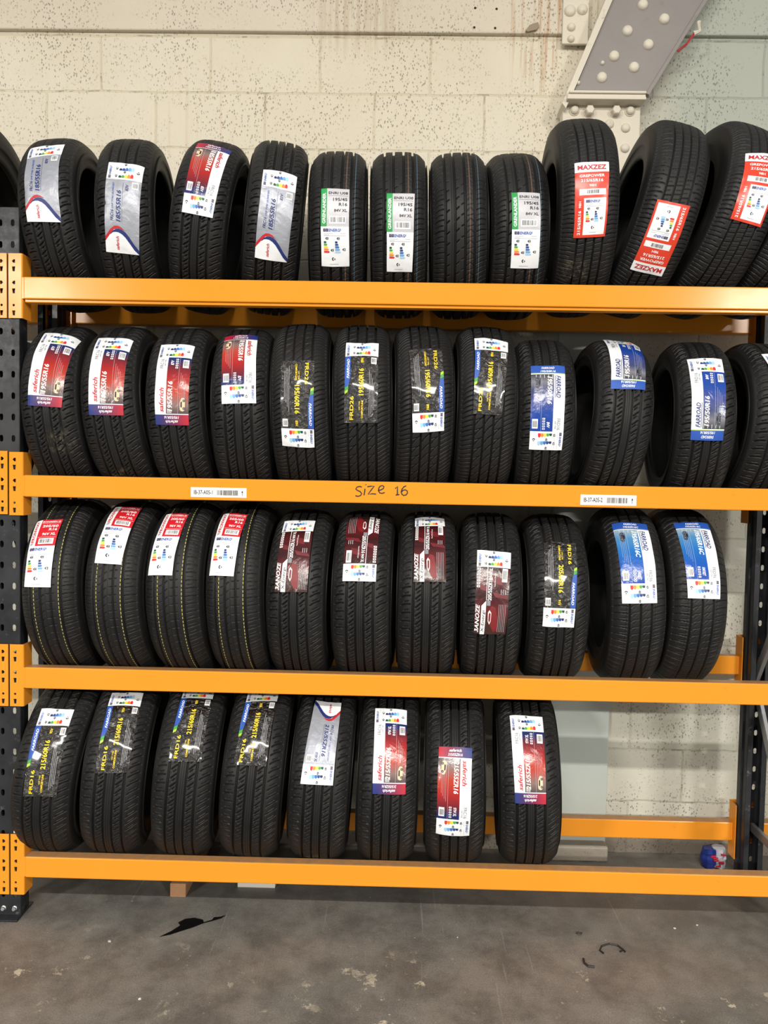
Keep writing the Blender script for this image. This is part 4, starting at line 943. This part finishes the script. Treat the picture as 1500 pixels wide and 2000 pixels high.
LAB = [
 'black tyre with torn-topped silver sticker, leftmost of the top shelf',
 'second tyre from the left on the top shelf, with silver sticker',
 'tyre with upside-down red sticker, between silver stickered tyres on the top shelf',
 'tyre with silver sticker, beside the first green stickered tyre',
 'narrow tyre with green and grey sticker, leftmost of three on the top shelf',
 'narrow tyre with green and grey sticker, middle one of three on the top shelf',
 'black tyre without any sticker between two green stickered tyres',
 'narrow tyre with green and grey sticker, beside the first large orange-red stickered tyre',
 'large upright tyre with orange-red sticker, below the white bolted steel foot',
 'tallest tilted tyre on the top shelf, its orange-red sticker upside down',
 'large tilted tyre with orange-red sticker, rightmost of the three so stickered',
 'tyre with red and white sticker, leftmost on the second shelf',
 'tyre with red and white sticker, second from the left on the second shelf',
 'tyre with red and white sticker, third from the left on the second shelf',
 'tyre with upside-down red and white sticker, fourth from the left on the second shelf',
 'tyre with upside-down black sticker, beside the red stickered tyres of the second shelf',
 'tyre with upright black sticker, just left of the handwriting, second shelf',
 'tyre with upside-down black sticker, above the end of the handwriting',
 'tyre with upright black sticker, next to the first blue stickered tyre, second shelf',
 'tyre with upside-down blue and white sticker, leftmost blue one of the second shelf',
 'tyre with blue sticker folded over its crown, on the second shelf',
 'tyre with blue and white sticker low on its tread, far right of the second shelf',
 'tyre cut off by the right edge of the picture, on the second shelf',
 'yellow-lined tyre with red and white sticker, leftmost on the third shelf',
 'yellow-lined tyre with the highest, tilted red sticker, second on the third shelf',
 'yellow-lined tyre with red sticker curled at its right, third on the third shelf',
 'yellow-lined tyre with red sticker, beside the maroon stickered tyres',
 'tyre with maroon sticker, leftmost of the four maroon stickered ones',
 'tyre with upside-down maroon sticker, second of the four maroon stickered ones',
 'tyre with maroon sticker right up at its crown, third of four maroon ones',
 'tyre with maroon sticker low on its tread, rightmost of four maroon ones',
 'tyre with upside-down black sticker on the third shelf, beside the sky blue stickered ones',
 'three-grooved tyre with sky blue sticker, left one of two on the third shelf',
 'three-grooved tyre with sky blue sticker, rightmost on the third shelf',
 'tyre with crinkled black sticker, leftmost on the bottom shelf',
 'tyre with black sticker, second from the left on the bottom shelf',
 'tyre with black sticker, third from the left on the bottom shelf',
 'tyre with black sticker, fourth on the bottom shelf, beside the silver stickered one',
 'tyre with upside-down silver and white sticker on the bottom shelf',
 'tyre with red and white sticker, leftmost of three so stickered, bottom shelf',
 'tyre with upside-down red and white sticker placed low, on the bottom shelf',
 'tyre with red and white sticker, last at the right of the bottom shelf',
]
for i, (row, kind, nom, X, lean, yaw, cs, dsg, flip) in enumerate(TYRES):
    add_tyre(i, row, kind, nom, X, lean, yaw, cs, dsg, flip, LAB[i], 'tyres on the %s shelf' % names[row])
add_tyre(50, 1, 'E', (215, 65), 2.65, .30, .10, None, None, 0, 'large leaning tyre without sticker at the far right end of the top shelf', 'tyres on the top shelf')
add_tyre(51, 1, 'E', (215, 65), -.300, 0, 0, None, None, 0, 'large tyre above the black upright at the left edge of the picture', 'tyres in the next bay')
add_tyre(52, 2, 'A', (195, 60), -.262, 0, 0, None, None, 0, 'dark tyre barely showing behind the left upright, second shelf level', 'tyres in the next bay')

# ------------------------------------------------------------------ writing on the second beam
b2 = BE[2]; bx, by, bz = b2.location
MARK = plain('black_marker', (.012, .01, .012), .5)
strokes = [[(1.185, 1.573), (1.178, 1.576), (1.168, 1.573), (1.164, 1.566), (1.171, 1.561), (1.179, 1.558), (1.185, 1.551), (1.181, 1.544), (1.172, 1.541), (1.163, 1.543)],
 [(1.196, 1.568), (1.195, 1.556), (1.193, 1.545)], [(1.198, 1.583), (1.200, 1.581)], [(1.204, 1.575), (1.215, 1.577), (1.228, 1.578), (1.217, 1.563), (1.207, 1.549), (1.221, 1.551), (1.235, 1.550)],
 [(1.243, 1.563), (1.252, 1.565), (1.260, 1.570), (1.262, 1.577), (1.256, 1.580), (1.249, 1.578), (1.244, 1.571), (1.243, 1.562), (1.248, 1.554), (1.256, 1.553), (1.265, 1.556)],
 [(1.301, 1.570), (1.309, 1.578), (1.309, 1.564), (1.309, 1.550)], [(1.303, 1.548), (1.316, 1.550)],
 [(1.339, 1.581), (1.331, 1.577), (1.325, 1.569), (1.322, 1.559), (1.325, 1.551), (1.331, 1.547), (1.339, 1.549), (1.344, 1.556), (1.343, 1.563), (1.336, 1.567), (1.329, 1.565), (1.324, 1.560)]]
m = MB()
for s_ in strokes:
    vs = []
    for k, (x, z) in enumerate(s_):
        a = Vector(s_[max(k-1, 0)]); b = Vector(s_[min(k+1, len(s_)-1)]); d = (b-a).normalized(); n = Vector((-d.y, d.x))*.0021
        vs.append((m.bm.verts.new((x+n.x-bx, -.0008-by, z+n.y-bz)), m.bm.verts.new((x-n.x-bx, -.0008-by, z-n.y-bz))))
    for (a, b), (c, d) in zip(vs[:-1], vs[1:]): m.bm.faces.new((a, b, d, c))
hw = m.build('handwriting', MARK, b2); hw['label'] = 'black marker writing'
def beam_label(x0, x1, z0, z1, txt, seed, tilt=0):
    W_ = (x1-x0)*1000; H_ = (z1-z0)*1000
    pm = MB(); pm.box(x0-bx, x1-bx, -.0016-by, -.0002-by, z0-bz, z1-bz, .0004); lab = pm.build('location_label', ink('label_white', (240, 240, 240)), b2)
    lab['label'] = 'white location label with code and barcode'
    s = Sheet(); s.text(txt, W_*.055, H_*.70, H_*.42, INK_K, W_*.34, .02, lay=0)
    rr = random.Random(seed); cx = W_*.475
    while cx < W_*.85:
        w_ = rr.choice((.5, .9, 1.4, 1.8)); s.rect(cx, H_*.25, cx+w_, H_*.78, INK_K, 0, 100); cx += w_+rr.choice((.6, 1.0, 1.5))
    ax = W_*.925; s.rect(ax-.9, H_*.45, ax+.9, H_*.80, INK_K, 0, 100); s.put([(ax, H_*.24), (ax+3.2, H_*.48), (ax-3.2, H_*.48)], [(0, 1, 2)], INK_K, 0)
    me = bpy.data.meshes.new('lettering'); me.from_pydata([(x0-bx+x/1000, -.0021-by, z1-bz-y/1000) for x, y, l in s.V], [], s.F); me.materials.append(INK_K)
    bm = bmesh.new(); bm.from_mesh(me)
    for f in bm.faces:
        if f.normal.y > 0: f.normal_flip()
    bm.to_mesh(me); bm.free(); link('lettering', me, lab)
beam_label(.588, .783, 1.528, 1.562, 'IB-37-A05-1', 5)
beam_label(1.943, 2.136, 1.526, 1.562, 'IB-37-A05-2', 9)

# ------------------------------------------------------------------ odds and ends on the floor
q = NT('rough_timber'); v = q.coord(scale=(30, 3, 30)); n1 = q.noise(v, 1.2, 5)
q.l(q.mix(n1, (.30, .155, .075), (.45, .25, .13)), q.b.inputs['Base Color']); q.b.inputs['Roughness'].default_value = .8; WOOD = q.m
m = MB(); m.box(.474, .534, .166, .56, 0, .052, .002); tag(m.build('timber_bearer', WOOD), 'short brown timber block on the floor under the bottom beam', 'timber block')
m = MB(); m.box(.715, .862, .246, .34, 0, .020, .0015); tag(m.build('painted_board', plain('white_board', (.62, .60, .54), .7)), 'thin white board lying on the floor behind the bottom beam', 'board')
OIL = plain('black_oil', (.006, .006, .006), .12, 0, .7)
oil = [(.513, -.086), (.543, -.052), (.565, -.017), (.553, .001), (.572, .024), (.604, .032), (.636, .022), (.644, .006), (.669, .023), (.673, .039), (.694, .043), (.712, .054), (.700, .033), (.674, .017), (.642, -.001), (.612, -.027), (.569, -.056), (.545, -.073)]
m = MB(); m.prism(oil[::-1], .0005, .0014, 2); tag(m.build('oil_spill', OIL), 'black wet oil spill on the floor in front of the rack', 'oil spill')
m = MB(); m.tube([(2.041, -.113, .004), (2.032, -.097, .004), (2.044, -.076, .006), (2.075, -.064, .008), (2.101, -.070, .006), (2.114, -.090, .004)], .0028, 6); m.tube([(2.101, -.100, .003), (2.114, -.090, .004), (2.118, -.100, .003)], .003, 6)
tag(m.build('cable_tie', plain('black_plastic', (.012, .012, .012), .4)), 'curled black cable tie lying on the floor', 'cable tie')
m = MB(); m.tube([(1.965, -.145, .003), (1.962, -.168, .004), (1.971, -.185, .004), (1.991, -.187, .003)], .004, 6); tag(m.build('rubber_scrap', plain('scrap_rubber', (.02, .016, .016), .6)), 'small hooked scrap of dark rubber left of the cable tie', 'rubber scrap')
m = MB(); m.tube([(1.975, .0, .003), (1.983, .006, .003), (1.995, .003, .003), (1.99, -.008, .003), (1.978, -.006, .003)], .0022, 6); tag(m.build('rubber_ring', plain('ring_rubber', (.03, .026, .022), .6)), 'tiny dark ring on the floor behind the hooked scrap', 'ring')
# crushed drinks wrapper by the right frame
rr = random.Random(7)
wr_root = empty('crumpled_wrapper', (2.665, .50, 0)); tag(wr_root, 'crumpled blue, white and red drinks packaging on the floor by the right frame', 'litter')
def crumple(name, col, z0, z1, rx, ry, off, seed):
    rr = random.Random(seed); m = MB(); n = 9; rings = []
    for j in range(7):
        z = z0+(z1-z0)*j/6
        k = 1-.12*(abs(j/6-.5)*2)**3
        rings.append([m.bm.verts.new((off[0]+rx*k*math.cos(2*math.pi*a/n)*(1+rr.uniform(-.13, .13)), off[1]+ry*k*math.sin(2*math.pi*a/n)*(1+rr.uniform(-.13, .13)), z+rr.uniform(-.004, .004))) for a in range(n)])
    for j in range(6):
        for a in range(n): m.bm.faces.new((rings[j][a], rings[j][(a+1) % n], rings[j+1][(a+1) % n], rings[j+1][a]))
    m.bm.faces.new(rings[0][::-1]); m.bm.faces.new(rings[-1])
    return m.build(name, col, wr_root)
crumple('blue_side', plain('can_blue', srgb(36, 52, 130), .25, .3), .005, .082, .030, .030, (-.022, 0, 0), 3)
crumple('white_side', plain('can_white', srgb(205, 208, 220), .25, .3), .005, .085, .030, .028, (.022, .004, 0), 5)
m = MB()
for k in range(7):
    x = rr.uniform(-.005, .045); z = .015+.009*k; m.box(x-.010, x+.010, -.032, -.027, z, z+.005, 0, Matrix.Rotation(rr.uniform(-.25, .25), 4, 'Y'))
m.build('red_print', ink('can_red', (180, 30, 50)), wr_root)
# light coloured crumbs scattered on the floor
CR = plain('pale_crumb', (.55, .52, .45), .8)
for k, (x, y, s_) in enumerate(((2.34, .05, .006), (2.43, .075, .005), (.35, -.12, .007), (2.46, .40, .005), (2.38, .42, .004), (2.56, .44, .004), (.55, -.40, .006), (1.55, -.04, .004))):
    m = MB(); r_ = random.Random(k); b_ = bmesh.ops.create_icosphere(m.bm, subdivisions=1, radius=s_)
    for v_ in b_['verts']: v_.co = v_.co*r_.uniform(.6, 1.2)+Vector((x, y, 0)); v_.co.z = max(v_.co.z, -.0) ; v_.co.z *= .7
    tag(m.build('crumb', CR), 'tiny pale crumb of debris on the concrete floor', 'debris', 'pale crumbs scattered on the floor')
